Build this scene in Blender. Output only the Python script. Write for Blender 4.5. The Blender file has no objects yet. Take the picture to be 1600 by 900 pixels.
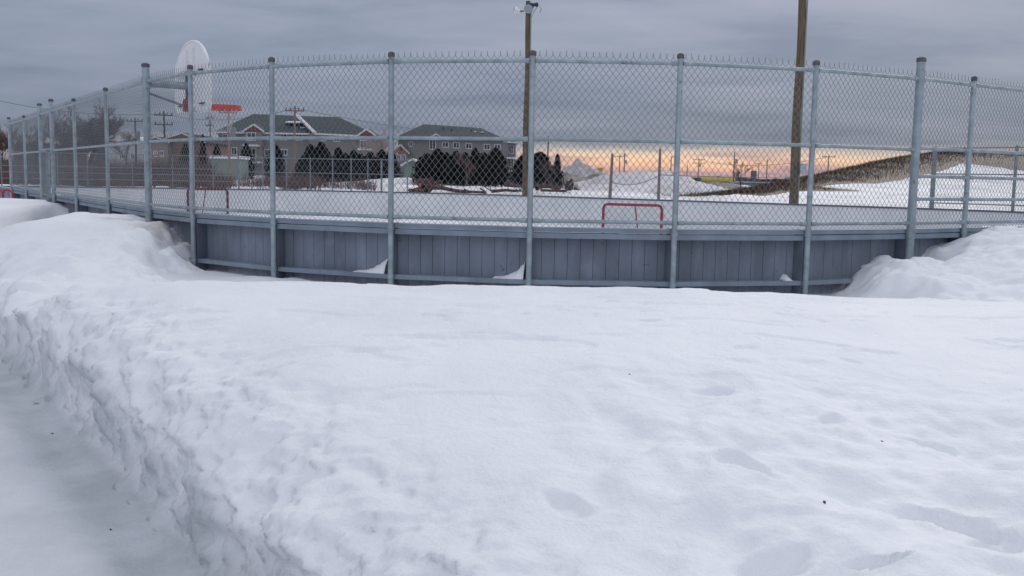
import bpy, math, random
import numpy as np
from mathutils import Vector, Matrix
random.seed(7)
RNG = np.random.default_rng(11)
S = bpy.context.scene
COL = S.collection

# ------------------------------------------------------------------ camera
FPX = 1530.0
EYE = np.array([0.0, 0.0, 1.95])
PITCH, ROLL = math.radians(6.38), math.radians(1.0)
fw = np.array([0, math.cos(PITCH), -math.sin(PITCH)])
_r = np.array([1.0, 0, 0]); _u = np.cross(_r, fw)
RT = _r * math.cos(ROLL) + _u * math.sin(ROLL)
UP = -_r * math.sin(ROLL) + _u * math.cos(ROLL)
cam_d = bpy.data.cameras.new('camera'); cam = bpy.data.objects.new('camera', cam_d); COL.objects.link(cam)
cam.matrix_world = Matrix(((RT[0], UP[0], -fw[0], EYE[0]), (RT[1], UP[1], -fw[1], EYE[1]), (RT[2], UP[2], -fw[2], EYE[2]), (0, 0, 0, 1)))
cam_d.sensor_width = 36.0; cam_d.lens = FPX / 1600 * 36.0
cam_d.clip_start = 0.05; cam_d.clip_end = 12000
S.camera = cam

# ------------------------------------------------------------------ sky (overcast, low sun behind the cloud deck)
SUN_EL, SUN_AZ = math.radians(31), math.radians(24)      # azimuth measured from +Y towards +X
W = bpy.data.worlds.new("World"); S.world = W; W.use_nodes = True
nt = W.node_tree; nt.nodes.clear()
def N(t, **k):
    n = nt.nodes.new(t)
    for a, b in k.items(): setattr(n, a, b)
    return n
def L(a, b): nt.links.new(a, b)
out = N('ShaderNodeOutputWorld'); bg = N('ShaderNodeBackground'); L(bg.outputs[0], out.inputs[0])
tc = N('ShaderNodeTexCoord'); sep = N('ShaderNodeSeparateXYZ'); L(tc.outputs['Generated'], sep.inputs[0])
def math_(op, a, b=None, clamp=False):
    n = N('ShaderNodeMath', operation=op, use_clamp=clamp)
    for i, v in enumerate((a, b)):
        if v is None: continue
        if isinstance(v, (int, float)): n.inputs[i].default_value = v
        else: L(v, n.inputs[i])
    return n.outputs[0]
def ramp(fac, stops, interp='LINEAR'):
    n = N('ShaderNodeValToRGB'); n.color_ramp.interpolation = interp
    els = n.color_ramp.elements
    while len(els) < len(stops): els.new(0.5)
    for e, (p, c) in zip(els, stops): e.position = p; e.color = (*c, 1)
    L(fac, n.inputs[0]); return n.outputs[0]
def mixc(f, a, b, mode='MIX'):
    n = N('ShaderNodeMix', data_type='RGBA', blend_type=mode)
    if isinstance(f, (int, float)): n.inputs[0].default_value = f
    else: L(f, n.inputs[0])
    for i, v in ((6, a), (7, b)):
        if isinstance(v, tuple): n.inputs[i].default_value = (*v, 1)
        else: L(v, n.inputs[i])
    return n.outputs[2]
X, Y, Z = sep.outputs
elev = math_('MAXIMUM', Z, 0.0)
# projected cloud-deck coordinates
den = math_('ADD', elev, 0.11)
cx = math_('DIVIDE', X, den); cy = math_('DIVIDE', Y, den)
cmb = N('ShaderNodeCombineXYZ'); L(cx, cmb.inputs[0]); L(cy, cmb.inputs[1])
mp = N('ShaderNodeMapping'); L(cmb.outputs[0], mp.inputs[0]); mp.inputs['Rotation'].default_value = (0, 0, math.radians(12)); mp.inputs['Scale'].default_value = (0.75, 1.25, 1)
nz = N('ShaderNodeTexNoise'); L(mp.outputs[0], nz.inputs['Vector']); nz.inputs['Scale'].default_value = 1.1; nz.inputs['Detail'].default_value = 7; nz.inputs['Roughness'].default_value = 0.55; nz.inputs['Distortion'].default_value = 0.25
mp2 = N('ShaderNodeMapping'); L(tc.outputs['Generated'], mp2.inputs[0]); mp2.inputs['Scale'].default_value = (6, 6, 75)
nz2 = N('ShaderNodeTexNoise'); L(mp2.outputs[0], nz2.inputs['Vector']); nz2.inputs['Scale'].default_value = 1.0; nz2.inputs['Detail'].default_value = 6; nz2.inputs['Roughness'].default_value = 0.6
# elevation jittered by the streak noise so that cloud edges are ragged
ej = math_('ADD', Z, math_('MULTIPLY', math_('SUBTRACT', nz2.outputs[0], 0.5), 0.034))
ed = math_('ADD', Z, math_('MULTIPLY', math_('SUBTRACT', nz2.outputs[0], 0.5), 0.012))
deck = ramp(ed, [(0.0, (0.210, 0.245, 0.315)), (0.040, (0.198, 0.238, 0.312)), (0.075, (0.226, 0.268, 0.350)), (0.12, (0.275, 0.316, 0.402)), (0.18, (0.325, 0.362, 0.450)), (0.45, (0.50, 0.532, 0.61)), (1.0, (0.64, 0.675, 0.755))])
mot = ramp(nz.outputs[0], [(0.32, (0.74, 0.77, 0.83)), (0.47, (0.95, 0.96, 0.985)), (0.57, (1.06, 1.04, 1.05)), (0.70, (1.26, 1.19, 1.17))])
deck = mixc(1.0, deck, mot, 'MULTIPLY')
# clear band under the deck, lit by the low sun, strongest ahead and to the right
glow = ramp(ej, [(0.0, (0.50, 0.36, 0.37)), (0.008, (0.66, 0.39, 0.35)), (0.016, (0.84, 0.50, 0.34)), (0.024, (0.87, 0.60, 0.43)), (0.034, (0.86, 0.71, 0.54))])
streak = ramp(nz2.outputs[0], [(0.36, (0.62, 0.68, 0.90)), (0.48, (0.95, 0.95, 1.0)), (0.60, (1.10, 1.06, 0.97)), (0.68, (1.16, 1.12, 0.98))])
glow = mixc(1.0, glow, streak, 'MULTIPLY')
az = math_('ARCTAN2', X, Y)
azw = ramp(math_('ADD', math_('MULTIPLY', az, 1.0), 0.5), [(0.10, (0.10,) * 3), (0.36, (0.18,) * 3), (0.50, (0.45,) * 3), (0.56, (1.0,) * 3), (0.80, (1.0,) * 3), (1.0, (0.35,) * 3)])
edge = ramp(ej, [(0.026, (1, 1, 1)), (0.037, (0, 0, 0))])
low_w = mixc(1.0, edge, azw, 'MULTIPLY')
low_left = ramp(ej, [(0.0, (0.36, 0.33, 0.36)), (0.02, (0.36, 0.35, 0.40)), (0.045, (0.24, 0.27, 0.335))])
base = mixc(edge, deck, low_left)
sky = mixc(low_w, base, glow)
# the deck is brighter behind the photographer
back = ramp(math_('ADD', math_('MULTIPLY', Y, -0.5), 0.5), [(0.35, (1.0,) * 3), (0.75, (1.42, 1.40, 1.37)), (1.0, (1.62, 1.59, 1.55))])
sky = mixc(1.0, sky, back, 'MULTIPLY')
ns = N('ShaderNodeTexSky', sky_type='NISHITA'); ns.sun_disc = False; ns.sun_elevation = SUN_EL; ns.sun_rotation = SUN_AZ
sky = mixc(1.0, sky, mixc(1.0, ns.outputs[0], (0.004, 0.004, 0.004), 'MULTIPLY'), 'ADD')
L(sky, bg.inputs[0]); bg.inputs[1].default_value = 1.0

sd = bpy.data.lights.new('sun', 'SUN'); sd.energy = 0.92; sd.angle = math.radians(28); sd.color = (1.0, 0.965, 0.93)
so = bpy.data.objects.new('sun', sd); COL.objects.link(so)
sdir = Vector((math.sin(SUN_AZ) * math.cos(SUN_EL), math.cos(SUN_AZ) * math.cos(SUN_EL), math.sin(SUN_EL)))
so.rotation_euler = sdir.to_track_quat('Z', 'Y').to_euler()
S.view_settings.view_transform = 'Standard'; S.view_settings.look = 'None'; S.view_settings.exposure = 0.0; S.view_settings.gamma = 1.0
S.view_settings.use_curve_mapping = False
S.render.engine = 'CYCLES'
S.cycles.max_bounces = 6; S.cycles.diffuse_bounces = 3; S.cycles.glossy_bounces = 2

# ------------------------------------------------------------------ helpers
def ray(x, y): return fw + RT * (x - 800) / FPX + UP * (450 - y) / FPX
def at_y(x, y, Yd):
    d = ray(x, y); return EYE + d * (Yd / d[1])
def at_h(x, y, h):
    d = ray(x, y); return EYE + d * ((h - EYE[2]) / d[2])
def hor(x): return 278.93 + 0.01760 * (x - 800)
def sstep(a, b, x):
    t = np.clip((x - a) / (b - a), 0, 1); return t * t * (3 - 2 * t)

MATS = {}
def mat(name, col, rough=0.7, metal=0.0, var=0.0, vscale=3.0, bump=0.0, bscale=20.0, col2=None, stretch=(1, 1, 1), spec=0.5, detail=5, lo=0.35, hi=0.65):
    if name in MATS: return MATS[name]
    m = bpy.data.materials.new(name); m.use_nodes = True; MATS[name] = m
    t = m.node_tree; b = t.nodes['Principled BSDF']
    b.inputs['Roughness'].default_value = rough; b.inputs['Metallic'].default_value = metal
    b.inputs['Specular IOR Level'].default_value = spec
    b.inputs['Base Color'].default_value = (*col, 1)
    co = t.nodes.new('ShaderNodeTexCoord'); mpn = t.nodes.new('ShaderNodeMapping'); t.links.new(co.outputs['Object'], mpn.inputs[0]); mpn.inputs['Scale'].default_value = stretch
    if var > 0 or col2:
        n = t.nodes.new('ShaderNodeTexNoise'); n.inputs['Scale'].default_value = vscale; n.inputs['Detail'].default_value = detail; n.inputs['Roughness'].default_value = 0.6
        t.links.new(mpn.outputs[0], n.inputs['Vector'])
        r = t.nodes.new('ShaderNodeValToRGB'); t.links.new(n.outputs[0], r.inputs[0])
        c2 = col2 or tuple(c * (1 - var) for c in col); c1 = col if col2 else tuple(min(1, c * (1 + var)) for c in col)
        r.color_ramp.elements[0].position = lo; r.color_ramp.elements[1].position = hi
        r.color_ramp.elements[0].color = (*c2, 1); r.color_ramp.elements[1].color = (*c1, 1)
        t.links.new(r.outputs[0], b.inputs['Base Color'])
    if bump > 0:
        n = t.nodes.new('ShaderNodeTexNoise'); n.inputs['Scale'].default_value = bscale; n.inputs['Detail'].default_value = 5
        t.links.new(mpn.outputs[0], n.inputs['Vector'])
        bp = t.nodes.new('ShaderNodeBump'); bp.inputs['Strength'].default_value = 1.0; bp.inputs['Distance'].default_value = bump
        t.links.new(n.outputs[0], bp.inputs['Height']); t.links.new(bp.outputs[0], b.inputs['Normal'])
    return m

steel = mat('galvanised_steel', (0.29, 0.345, 0.375), 0.5, 0.35, 0.16, 9, 0.0006, 60)
steel_d = mat('dull_steel', (0.22, 0.25, 0.27), 0.6, 0.35, 0.2, 8)
wire_m = mat('fence_wire', (0.19, 0.21, 0.235), 0.6, 0.3)
cap_m = mat('rusty_cap', (0.095, 0.09, 0.10), 0.8, 0.0, 0.3, 30)
board_m = mat('board_paint', (0.18, 0.21, 0.258), 0.75, 0, 0.24, 1.6, 0.001, 18, stretch=(1, 1, 0.35), detail=9)
def add_wear(m):
    t = m.node_tree; b = t.nodes['Principled BSDF']; src = b.inputs['Base Color'].links[0].from_socket; co = t.nodes.new('ShaderNodeTexCoord')
    def ns_(sc, st, lo, hi, c0, c1, dist=0.0):
        global _q
        mp_ = t.nodes.new('ShaderNodeMapping'); mp_.inputs['Scale'].default_value = st; t.links.new(co.outputs['Object'], mp_.inputs[0])
        n = t.nodes.new('ShaderNodeTexNoise'); n.inputs['Scale'].default_value = sc; n.inputs['Detail'].default_value = 6; n.inputs['Distortion'].default_value = dist; t.links.new(mp_.outputs[0], n.inputs['Vector'])
        r = t.nodes.new('ShaderNodeValToRGB'); t.links.new(n.outputs[0], r.inputs[0]); r.color_ramp.elements[0].position = lo; r.color_ramp.elements[1].position = hi
        r.color_ramp.elements[0].color = (c0, c0, c0, 1); r.color_ramp.elements[1].color = (c1, c1, c1, 1); return r.outputs[0]
    for f in (ns_(11, (1, 1, 1), .66, .72, 1.0, 0.55, 1.5), ns_(5, (1.6, 1.6, .12), .35, .65, .90, 1.10), ns_(3.0, (1, 1, .8), .62, .70, 1.0, 1.18)):
        x = t.nodes.new('ShaderNodeMix'); x.data_type = 'RGBA'; x.blend_type = 'MULTIPLY'; x.inputs[0].default_value = 1.0; t.links.new(src, x.inputs[6]); t.links.new(f, x.inputs[7]); src = x.outputs[2]
    t.links.new(src, b.inputs['Base Color'])
add_wear(board_m); add_wear(steel)
beam_m = mat('beam_paint', (0.20, 0.245, 0.295), 0.7, 0, 0.16, 3, 0.001, 25, detail=8)
fin_m = mat('stud_paint', (0.115, 0.14, 0.175), 0.8, 0, 0.15, 3)
white_b = mat('white_board', (0.74, 0.745, 0.76), 0.8, 0, 0.07, 0.9, detail=8)
rail_d = mat('dark_cap_rail', (0.10, 0.115, 0.14), 0.8, 0, 0.2, 1)
red_m = mat('red_paint', (0.30, 0.022, 0.040), 0.6, 0, 0.35, 12)
orange_m = mat('orange_red_paint', (0.62, 0.045, 0.028), 0.6, 0, 0.12, 10)
white_m = mat('white_paint', (0.80, 0.80, 0.82), 0.5, 0, 0.06, 5)
net_m = mat('net_cord', (0.55, 0.55, 0.57), 0.9)
dark_m = mat('dark_metal', (0.03, 0.03, 0.035), 0.6)
wood_m = mat('pole_wood', (0.165, 0.128, 0.078), 0.85, 0, 0.0, 6, 0.004, 20, col2=(0.075, 0.052, 0.030), stretch=(3, 3, 0.25))
wood_d = mat('weathered_wood', (0.10, 0.085, 0.08), 0.9, 0, 0.25, 4, stretch=(3, 3, 0.3))
lamp_m = mat('lamp_aluminium', (0.45, 0.50, 0.53), 0.35, 0.6)
glass_m = mat('window_glass', (0.035, 0.042, 0.055), 0.12)
sky_glass = mat('lamp_glass', (0.30, 0.34, 0.38), 0.15)

def link(name, me, m=None, parent=None):
    o = bpy.data.objects.new(name, me); COL.objects.link(o)
    if m is not None: me.materials.append(m)
    if parent is not None: o.parent = parent
    return o
def tag(o, label, cat, group=None):
    o['label'] = label; o['category'] = cat
    if group: o['group'] = group
    return o
def thing(name, label, cat, loc=(0, 0, 0), rz=0.0, group=None):
    o = bpy.data.objects.new(name, None); COL.objects.link(o); o.location = tuple(float(a) for a in loc); o.rotation_euler = (0, 0, rz)
    o.empty_display_size = 0.2
    return tag(o, label, cat, group)
def struct(o): o['kind'] = 'structure'; return o
def stuff(o): o['kind'] = 'stuff'; return o
def frame_of(p0, p1):
    p0 = Vector(p0); p1 = Vector(p1); d = (p1 - p0); l = d.length; d = d / max(l, 1e-9)
    a = Vector((0, 0, 1)) if abs(d.z) < 0.9 else Vector((1, 0, 0))
    s = d.cross(a).normalized(); u = s.cross(d).normalized()
    return p0, d, s, u, l
class MB:
    def __init__(s): s.v = []; s.f = []; s.sm = []
    def add(s, vs, fs, smooth=False):
        b = len(s.v); s.v += [tuple(float(c) for c in v) for v in vs]; s.f += [tuple(i + b for i in f) for f in fs]; s.sm += [smooth] * len(fs); return s
    def box(s, x0, x1, y0, y1, z0, z1):
        return s.add([(x0, y0, z0), (x1, y0, z0), (x1, y1, z0), (x0, y1, z0), (x0, y0, z1), (x1, y0, z1), (x1, y1, z1), (x0, y1, z1)],
              [(0, 3, 2, 1), (4, 5, 6, 7), (0, 1, 5, 4), (1, 2, 6, 5), (2, 3, 7, 6), (3, 0, 4, 7)])
    def bar(s, p0, p1, w, h):        # box beam: w sideways, h along up
        p0, d, sd_, u, l = frame_of(p0, p1); vs = []
        for t in (0, l):
            for a, b in ((-w / 2, -h / 2), (w / 2, -h / 2), (w / 2, h / 2), (-w / 2, h / 2)): vs.append(p0 + d * t + sd_ * a + u * b)
        return s.add(vs, [(3, 2, 1, 0), (4, 5, 6, 7), (0, 1, 5, 4), (1, 2, 6, 5), (2, 3, 7, 6), (3, 0, 4, 7)])
    def cyl(s, p0, p1, r0, r1=None, n=12, caps=True):
        r1 = r0 if r1 is None else r1; p0, d, sd_, u, l = frame_of(p0, p1); vs = []
        for t, r in ((0, r0), (l, r1)):
            for i in range(n):
                a = 2 * math.pi * i / n; vs.append(p0 + d * t + (sd_ * math.cos(a) + u * math.sin(a)) * r)
        fs = [(i, (i + 1) % n, n + (i + 1) % n, n + i) for i in range(n)]
        s.add(vs, fs, True)
        if caps:
            s.add(vs[:n], [tuple(range(n))[::-1]]); s.add(vs[n:], [tuple(range(n))])
        return s
    def tube(s, pts, r, n=6, closed=False):
        pts = [Vector(tuple(float(c) for c in p)) for p in pts]; m = len(pts); vs = []
        for k, p in enumerate(pts):
            a = pts[(k - 1) % m] if (closed or k > 0) else p; b = pts[(k + 1) % m] if (closed or k < m - 1) else p
            d = (b - a).normalized(); up = Vector((0, 0, 1)) if abs(d.z) < 0.92 else Vector((0, 1, 0))
            sd_ = d.cross(up).normalized(); u = sd_.cross(d).normalized(); rr = r[k] if isinstance(r, (list, tuple)) else r
            for i in range(n):
                t = 2 * math.pi * i / n; vs.append(p + (sd_ * math.cos(t) + u * math.sin(t)) * rr)
        fs = []
        for k in range(m if closed else m - 1):
            k2 = (k + 1) % m
            for i in range(n): fs.append((k * n + i, k * n + (i + 1) % n, k2 * n + (i + 1) % n, k2 * n + i))
        return s.add(vs, fs, True)
    def poly(s, pts, depth_vec):     # extruded polygon
        n = len(pts); dv = Vector(depth_vec); a = [Vector(tuple(float(c) for c in p)) for p in pts]; b = [p + dv for p in a]
        return s.add(a + b, [tuple(range(n)), tuple(range(2 * n - 1, n - 1, -1))] + [(i, i + n, (i + 1) % n + n, (i + 1) % n) for i in range(n)])
    def blob(s, c, r, seed=0, n=10, rough=0.15):
        rg = random.Random(seed); c = Vector(tuple(float(a) for a in c)); vs = []; fs = []; m = n // 2 + 1
        for j in range(m + 1):
            ph = math.pi * j / m
            for i in range(n):
                th = 2 * math.pi * i / n; q = 1 + rg.uniform(-rough, rough)
                vs.append(c + Vector((math.sin(ph) * math.cos(th) * r[0], math.sin(ph) * math.sin(th) * r[1], math.cos(ph) * r[2])) * q)
        for j in range(m):
            for i in range(n): fs.append((j * n + i, (j + 1) * n + i, (j + 1) * n + (i + 1) % n, j * n + (i + 1) % n))
        return s.add(vs, fs, True)
    def build(s, name, m=None, parent=None):
        me = bpy.data.meshes.new(name); me.from_pydata(s.v, [], s.f); me.polygons.foreach_set('use_smooth', s.sm); me.update()
        return link(name, me, m, parent)
def np_mesh(name, v, f, m, parent=None, smooth=True):
    me = bpy.data.meshes.new(name); v = np.asarray(v, np.float32); f = np.asarray(f, np.int32); k = f.shape[1]
    me.vertices.add(len(v)); me.vertices.foreach_set('co', v.ravel())
    me.loops.add(f.size); me.loops.foreach_set('vertex_index', f.ravel())
    me.polygons.add(len(f)); me.polygons.foreach_set('loop_start', np.arange(0, f.size, k, dtype=np.int32))
    me.polygons.foreach_set('use_smooth', np.full(len(f), smooth)); me.update(calc_edges=True)
    return link(name, me, m, parent)

# value noise
_perm = RNG.integers(0, 2 ** 31, 4096)
def _h(i, j, s): return (_perm[(i * 73 + _perm[(j + s * 131) & 4095]) & 4095] & 65535) / 65535.0
def vn(x, y, s=0):
    xi = np.floor(x).astype(np.int64); yi = np.floor(y).astype(np.int64); fx = x - xi; fy = y - yi
    fx = fx ** 3 * (fx * (fx * 6 - 15) + 10); fy = fy ** 3 * (fy * (fy * 6 - 15) + 10)
    a = _h(xi, yi, s); b = _h(xi + 1, yi, s); c = _h(xi, yi + 1, s); d = _h(xi + 1, yi + 1, s)
    return (a * (1 - fx) + b * fx) * (1 - fy) + (c * (1 - fx) + d * fx) * fy - 0.5
def fbm(x, y, s=0, o=4, g=0.5):
    r = 0; a = 1.0
    for k in range(o):
        r = r + a * vn(x + 13.7 * k, y - 7.1 * k, s + k); x, y = x * 1.62 + y * 1.18, y * 1.62 - x * 1.18; a *= g
    return r

# ------------------------------------------------------------------ rink frame
_th = 0.57888
UX, UY = -math.sin(_th), math.cos(_th)          # long axis (runs away to the left)
VX, VY = math.cos(_th), math.sin(_th)           # short axis (runs away to the right)
KX, KY = -1.212, 7.78
LEN, WID, RAD = 44.5, 25.3, 7.1
CAPZ, RAILZ, MIDZ, LEDGEZ = 1.43, 3.19, 2.37, 0.86
def uv(u, v): return np.array([KX + UX * u + VX * v, KY + UY * u + VY * v])
def uvf(u, v): return np.array([-1.32 - 0.5446 * u + 0.8387 * v, 7.905 + 0.8387 * u + 0.5446 * v])     # the rink is not quite square: frame of the far side
NEAR_UV = [(RAD + RAD * math.cos(math.radians(270 - 90 * k / 14)), RAD + RAD * math.sin(math.radians(270 - 90 * k / 14))) for k in range(15)]
FAR_UV = [(0, 19.3), (0.5, 22.0), (2.0, 24.3), (4.4, 26.0), (7.4, 26.9), (10.5, 27.1), (13.5, 26.7), (17.5, 25.6), (21, 24.6), (24.5, 23.5), (28, 22.5), (31.5, 21.3), (34.5, 19.9), (37.2, 18.0), (39.6, 15.5), (41.6, 12.6), (43.2, 9.4), (44.2, 6), (44.7, 3), (44.9, 0)]
POLY = np.array([uv(u, v) for u, v in NEAR_UV] + [uvf(u, v) for u, v in FAR_UV])
def sdf(x, y):
    x = np.asarray(x, float); y = np.asarray(y, float); d2 = np.full(x.shape, 1e18); ins = np.zeros(x.shape, bool)
    for (ax, ay), (bx, by) in zip(POLY, np.roll(POLY, -1, 0)):
        ex, ey = bx - ax, by - ay; wx, wy = x - ax, y - ay; t = np.clip((wx * ex + wy * ey) / (ex * ex + ey * ey), 0, 1)
        d2 = np.minimum(d2, (wx - ex * t) ** 2 + (wy - ey * t) ** 2)
        if ey != 0: ins ^= ((ay > y) != (by > y)) & (x < ex * (y - ay) / ey + ax)
    d = np.sqrt(d2); return np.where(ins, -d, d)

# ------------------------------------------------------------------ snow ground
def seg_gauss(x, y, ax, ay, bx, by, w):
    dx, dy = bx - ax, by - ay; t = np.clip(((x - ax) * dx + (y - ay) * dy) / (dx * dx + dy * dy), 0, 1)
    return np.exp(-((x - ax - t * dx) ** 2 + (y - ay - t * dy) ** 2) / (w * w))
HILL = []; HLOW = []
for (px, py, Yd, zl) in [(1085, 317, 43, .6), (1136, 313, 48, 1.0), (1180, 303, 51, 1.2), (1230, 292, 55, 1.45), (1277, 281, 58, 1.72), (1317, 272, 62, 1.72), (1360, 262, 65, 1.95), (1398, 253.5, 68, 2.15), (1432, 247, 71, 2.55), (1465, 241.7, 73, 2.95), (1499, 239, 76, 3.75), (1526, 239.5, 78, 3.55), (1600, 245, 80, 3.3), (1720, 252, 84, 3.0)]:
    q_ = at_y(px, py, Yd); HILL.append((q_[0], q_[1], q_[2])); HLOW.append(zl)
def hill(x, y):
    h = np.zeros_like(x); pr = np.zeros_like(x); best = np.full(x.shape, 1e9); sd_ = np.zeros_like(x)
    for i_, ((ax, ay, az_), (bx, by, bz)) in enumerate(zip(HILL[:-1], HILL[1:])):
        dx, dy = bx - ax, by - ay; t = np.clip(((x - ax) * dx + (y - ay) * dy) / (dx * dx + dy * dy), 0, 1)
        zt = np.maximum(0, (az_ + (bz - az_) * t) - 1.0); d = np.hypot(x - ax - t * dx, y - ay - t * dy); side = dx * (y - ay) - dy * (x - ax); w = (4.0 + zt * 2.6) * np.where(side > 0, 0.6, 1.0)
        pr = np.where(d < best, i_ + t, pr); sd_ = np.where(d < best, side, sd_); best = np.minimum(best, d); h = np.maximum(h, zt * np.exp(-(d / w) ** 2))
    return h, pr, np.where(sd_ > 0, -best, best)
LOWPX = [(1136, 315), (1180, 309), (1230, 300.5), (1277, 292), (1310, 288), (1325, 299), (1350, 299), (1398, 283), (1432, 275), (1472, 266), (1499, 255.5), (1526, 258), (1560, 262), (1600, 268)]
def ground(x, y):
    d = sdf(x, y)
    n = x * 0.82 + y * 0.57; al = -x * 0.57 + y * 0.82       # across and along the shovelled path
    # snow field between the path and the rink
    f = 0.84 + 0.26 * sstep(2.6, 7.0, y) - 0.05 * sstep(0.5, 4.5, x) * sstep(4, 7, y)
    f = f - 0.42 * sstep(7.7, 9.5, y) * (1 - sstep(-3.0, -6.5, x) * 0.35)
    f = np.where(y > 9.5, np.minimum(f, 0.70), f)
    lump = fbm(x * 0.8, y * 0.8, 3, 3) * 0.07 * sstep(0.0, 3, 9 - y + 3)
    rg = sstep(-0.6, 1.2, x) * (1 - sstep(3.6, 5.8, y))        # trampled, uneven snow low on the right
    q = fbm(x * 2.3, y * 2.0, 9, 4, 0.52)
    f = f + lump * 0.8 + rg * (fbm(x * 2.1, y * 1.8, 9, 4, 0.55) * 0.125 - 0.05 * np.abs(fbm(x * 3.0, y * 2.6, 19, 2)) - 0.05 * np.maximum(0, vn(x * 3.1, y * 2.3, 21)) ** 1.2) + (1 - rg) * q * 0.010
    f = f + 0.0045 * fbm(x * 9, y * 9, 31, 3) + 0.0022 * fbm(x * 34, y * 34, 41, 2)
    # thin wind crusts: small scarps on the surface
    c = fbm(x * 0.9 + 2, y * 2.4, 51, 3); f = f + 0.010 * sstep(0.16, 0.20, c) * (1 - rg) * sstep(3.5, 4.2, y)
    c = fbm(x * 1.3 + 9, y * 2.8, 57, 3); f = f - 0.012 * sstep(0.22, 0.25, c)
    # footprints
    for (fx, fy, a, w, l, dp) in FEET:
        ca, sa = math.cos(a), math.sin(a); px = (x - fx) * ca + (y - fy) * sa; py = -(x - fx) * sa + (y - fy) * ca
        rr = np.sqrt((px / l) ** 2 + (py / w) ** 2) + 0.30 * vn(x * 9, y * 9, 71) + 0.25 * vn(x * 22, y * 22, 73); f = f - 0.9 * dp * (1 - sstep(0.45, 1.15, rr)) + dp * 0.10 * np.exp(-((rr - 1.25) / 0.22) ** 2)
    # mounds thrown against the boards
    left = 1.33 - 0.50 * ((x + 6.05) / 2.9) ** 2 * (x > -6.05) - 0.42 * (x + 6.05) ** 2 * (x <= -6.05) - 0.055 * np.maximum(0, 13.4 - y) ** 1.25 * 1.0
    left = np.where(x < -6.6, np.maximum(left, 0.90 - 0.055 * np.maximum(0, 13.0 - y) ** 1.25), left)
    left = left - 0.5 * sstep(-4.9, -3.6, x) * sstep(0, 1.4, y - 10.2)
    left = left + 0.075 * fbm(x * 1.3, y * 1.3, 61, 5) + 0.22 * sstep(-5.6, -4.5, x) * (np.abs(fbm(x * 2.6, y * 2.6, 62, 4)) - .13) - 0.03 * sstep(0.05, 0.10, fbm(x * 2.5, y * 2.5, 66, 3)) * sstep(-5.6, -4.6, x)
    left = left - 1.2 * sstep(0, 1.6, y - 14.9)           # drops before the gate
    lm = left; 
    ml = np.where((x < -2.2) & (y > 7.5), lm, -9)
    far = 1.33 - 0.16 * np.maximum(0, np.hypot((x + 10.9) / 1.5, (y - 21.0) / 2.6) - 0.35) ** 2 * 2.0 + 0.05 * fbm(x, y, 67, 3)
    far = np.where((y > 17.0) & (x < -7), far, -9)
    far = far - 1.0 * sstep(0.0, 0.35, x + 9.75 + 0.2 * vn(x * 2, y * 2, 5)) * (y < 20.5)
    t = (x - 3.75); right = 0.55 + 0.53 * sstep(-0.25, 0.65, t) + 0.32 * sstep(0.7, 2.6, t)
    right = right - 0.13 * np.maximum(0, 10.9 + 0.35 * (x - 4) - y) ** 1.2 + 0.07 * fbm(x * 1.5, y * 1.5, 81, 4) + 0.10 * np.abs(vn(x * 3.2, y * 3.2, 85)) + 0.06 * fbm(x * 5, y * 5, 86, 3)
    right = right - 0.30 * np.exp(-((x - 4.95) ** 2 + (y - 11.75) ** 2) / 0.10)
    mr = np.where((x > 2.4) & (y > 7.2), right, -9)
    small = 0.62 + 0.16 * np.exp(-((x - 2.45) / 0.7) ** 2 - ((y - 10.3) / 0.45) ** 2) + 0.12 * np.exp(-((x + 2.9) / 0.55) ** 2 - ((y - 11.4) / 0.4) ** 2) + 0.03 * fbm(x * 3, y * 3, 87, 3)
    m = np.maximum(np.maximum(ml, mr), np.maximum(far, np.where(y > 8.6, small, -9)))
    near = np.log(np.exp(np.clip(f, -2, 3) * 14) + np.exp(np.clip(m, -2, 3) * 14)) / 14
    for (qx, qy) in POSTXY: near = near - 0.07 * np.exp(-((x - qx) ** 2 + (y - qy) ** 2) / 0.018)
    # the cut path
    jag = 0.08 * fbm(al * 1.4, n * 1.1, 91, 3) + 0.05 * vn(al * 6, n * 4, 93) + 0.022 * vn(al * 17, n * 9, 95)
    e = n - 1.20 + jag
    prof = 0.46 * sstep(-0.02, 0.22, e) + 0.36 * sstep(0.12, 0.56, e + 0.10 * vn(al * 3, n * 3, 97)) + 0.18 * sstep(0.4, 1.05, e + 0.15 * vn(al * 2.2, n * 2, 99))
    path = 0.35 + 0.016 * fbm(x * 1.6, y * 1.6, 101, 3) - 0.035 * np.exp(-((n - 1.02) / 0.13) ** 2) + 0.004 * fbm(x * 7, y * 7, 105, 2)
    rough = np.zeros_like(e)
    dx_ = e + 3.8 + 0.1 * fbm(al * 3, n, 113, 2)
    leftbank = 1 - sstep(-0.5, 0.0, dx_)
    bank = np.where(n > -1, prof, leftbank)
    near = path + (near - path) * bank + rough * (n > -1)
    near = near + 0.05 * np.exp(-((n + 0.2) / 0.5) ** 2) * 0.2
    # land beyond the rink
    rise = 0.62 + 0.52 * sstep(0.2, 4, d)
    left_up = sstep(8, -12, x - (y - 45) * 0.1)
    land = rise + left_up * (0.12 * sstep(3, 30, d) + 0.5 * sstep(50, 110, d)) + 0.55 * np.exp(-((x + 8.9) ** 2 + (y - 83) ** 2) / 16) + 0.16 * fbm(x * 0.22, y * 0.22, 121, 4) * sstep(1, 8, d) * (1 - sstep(60, 200, d))
    land = land + 0.06 * fbm(x * 1.3, y * 1.3, 125, 3) * (1 - sstep(20, 60, d)) * sstep(.5, 2, d)
    land = land + 0.25 * np.maximum(0, seg_gauss(x, y, -9, 60, 2, 56, 2.5)) + 0.25 * seg_gauss(x, y, 1, 49, 6, 52, 1.6)
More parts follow.
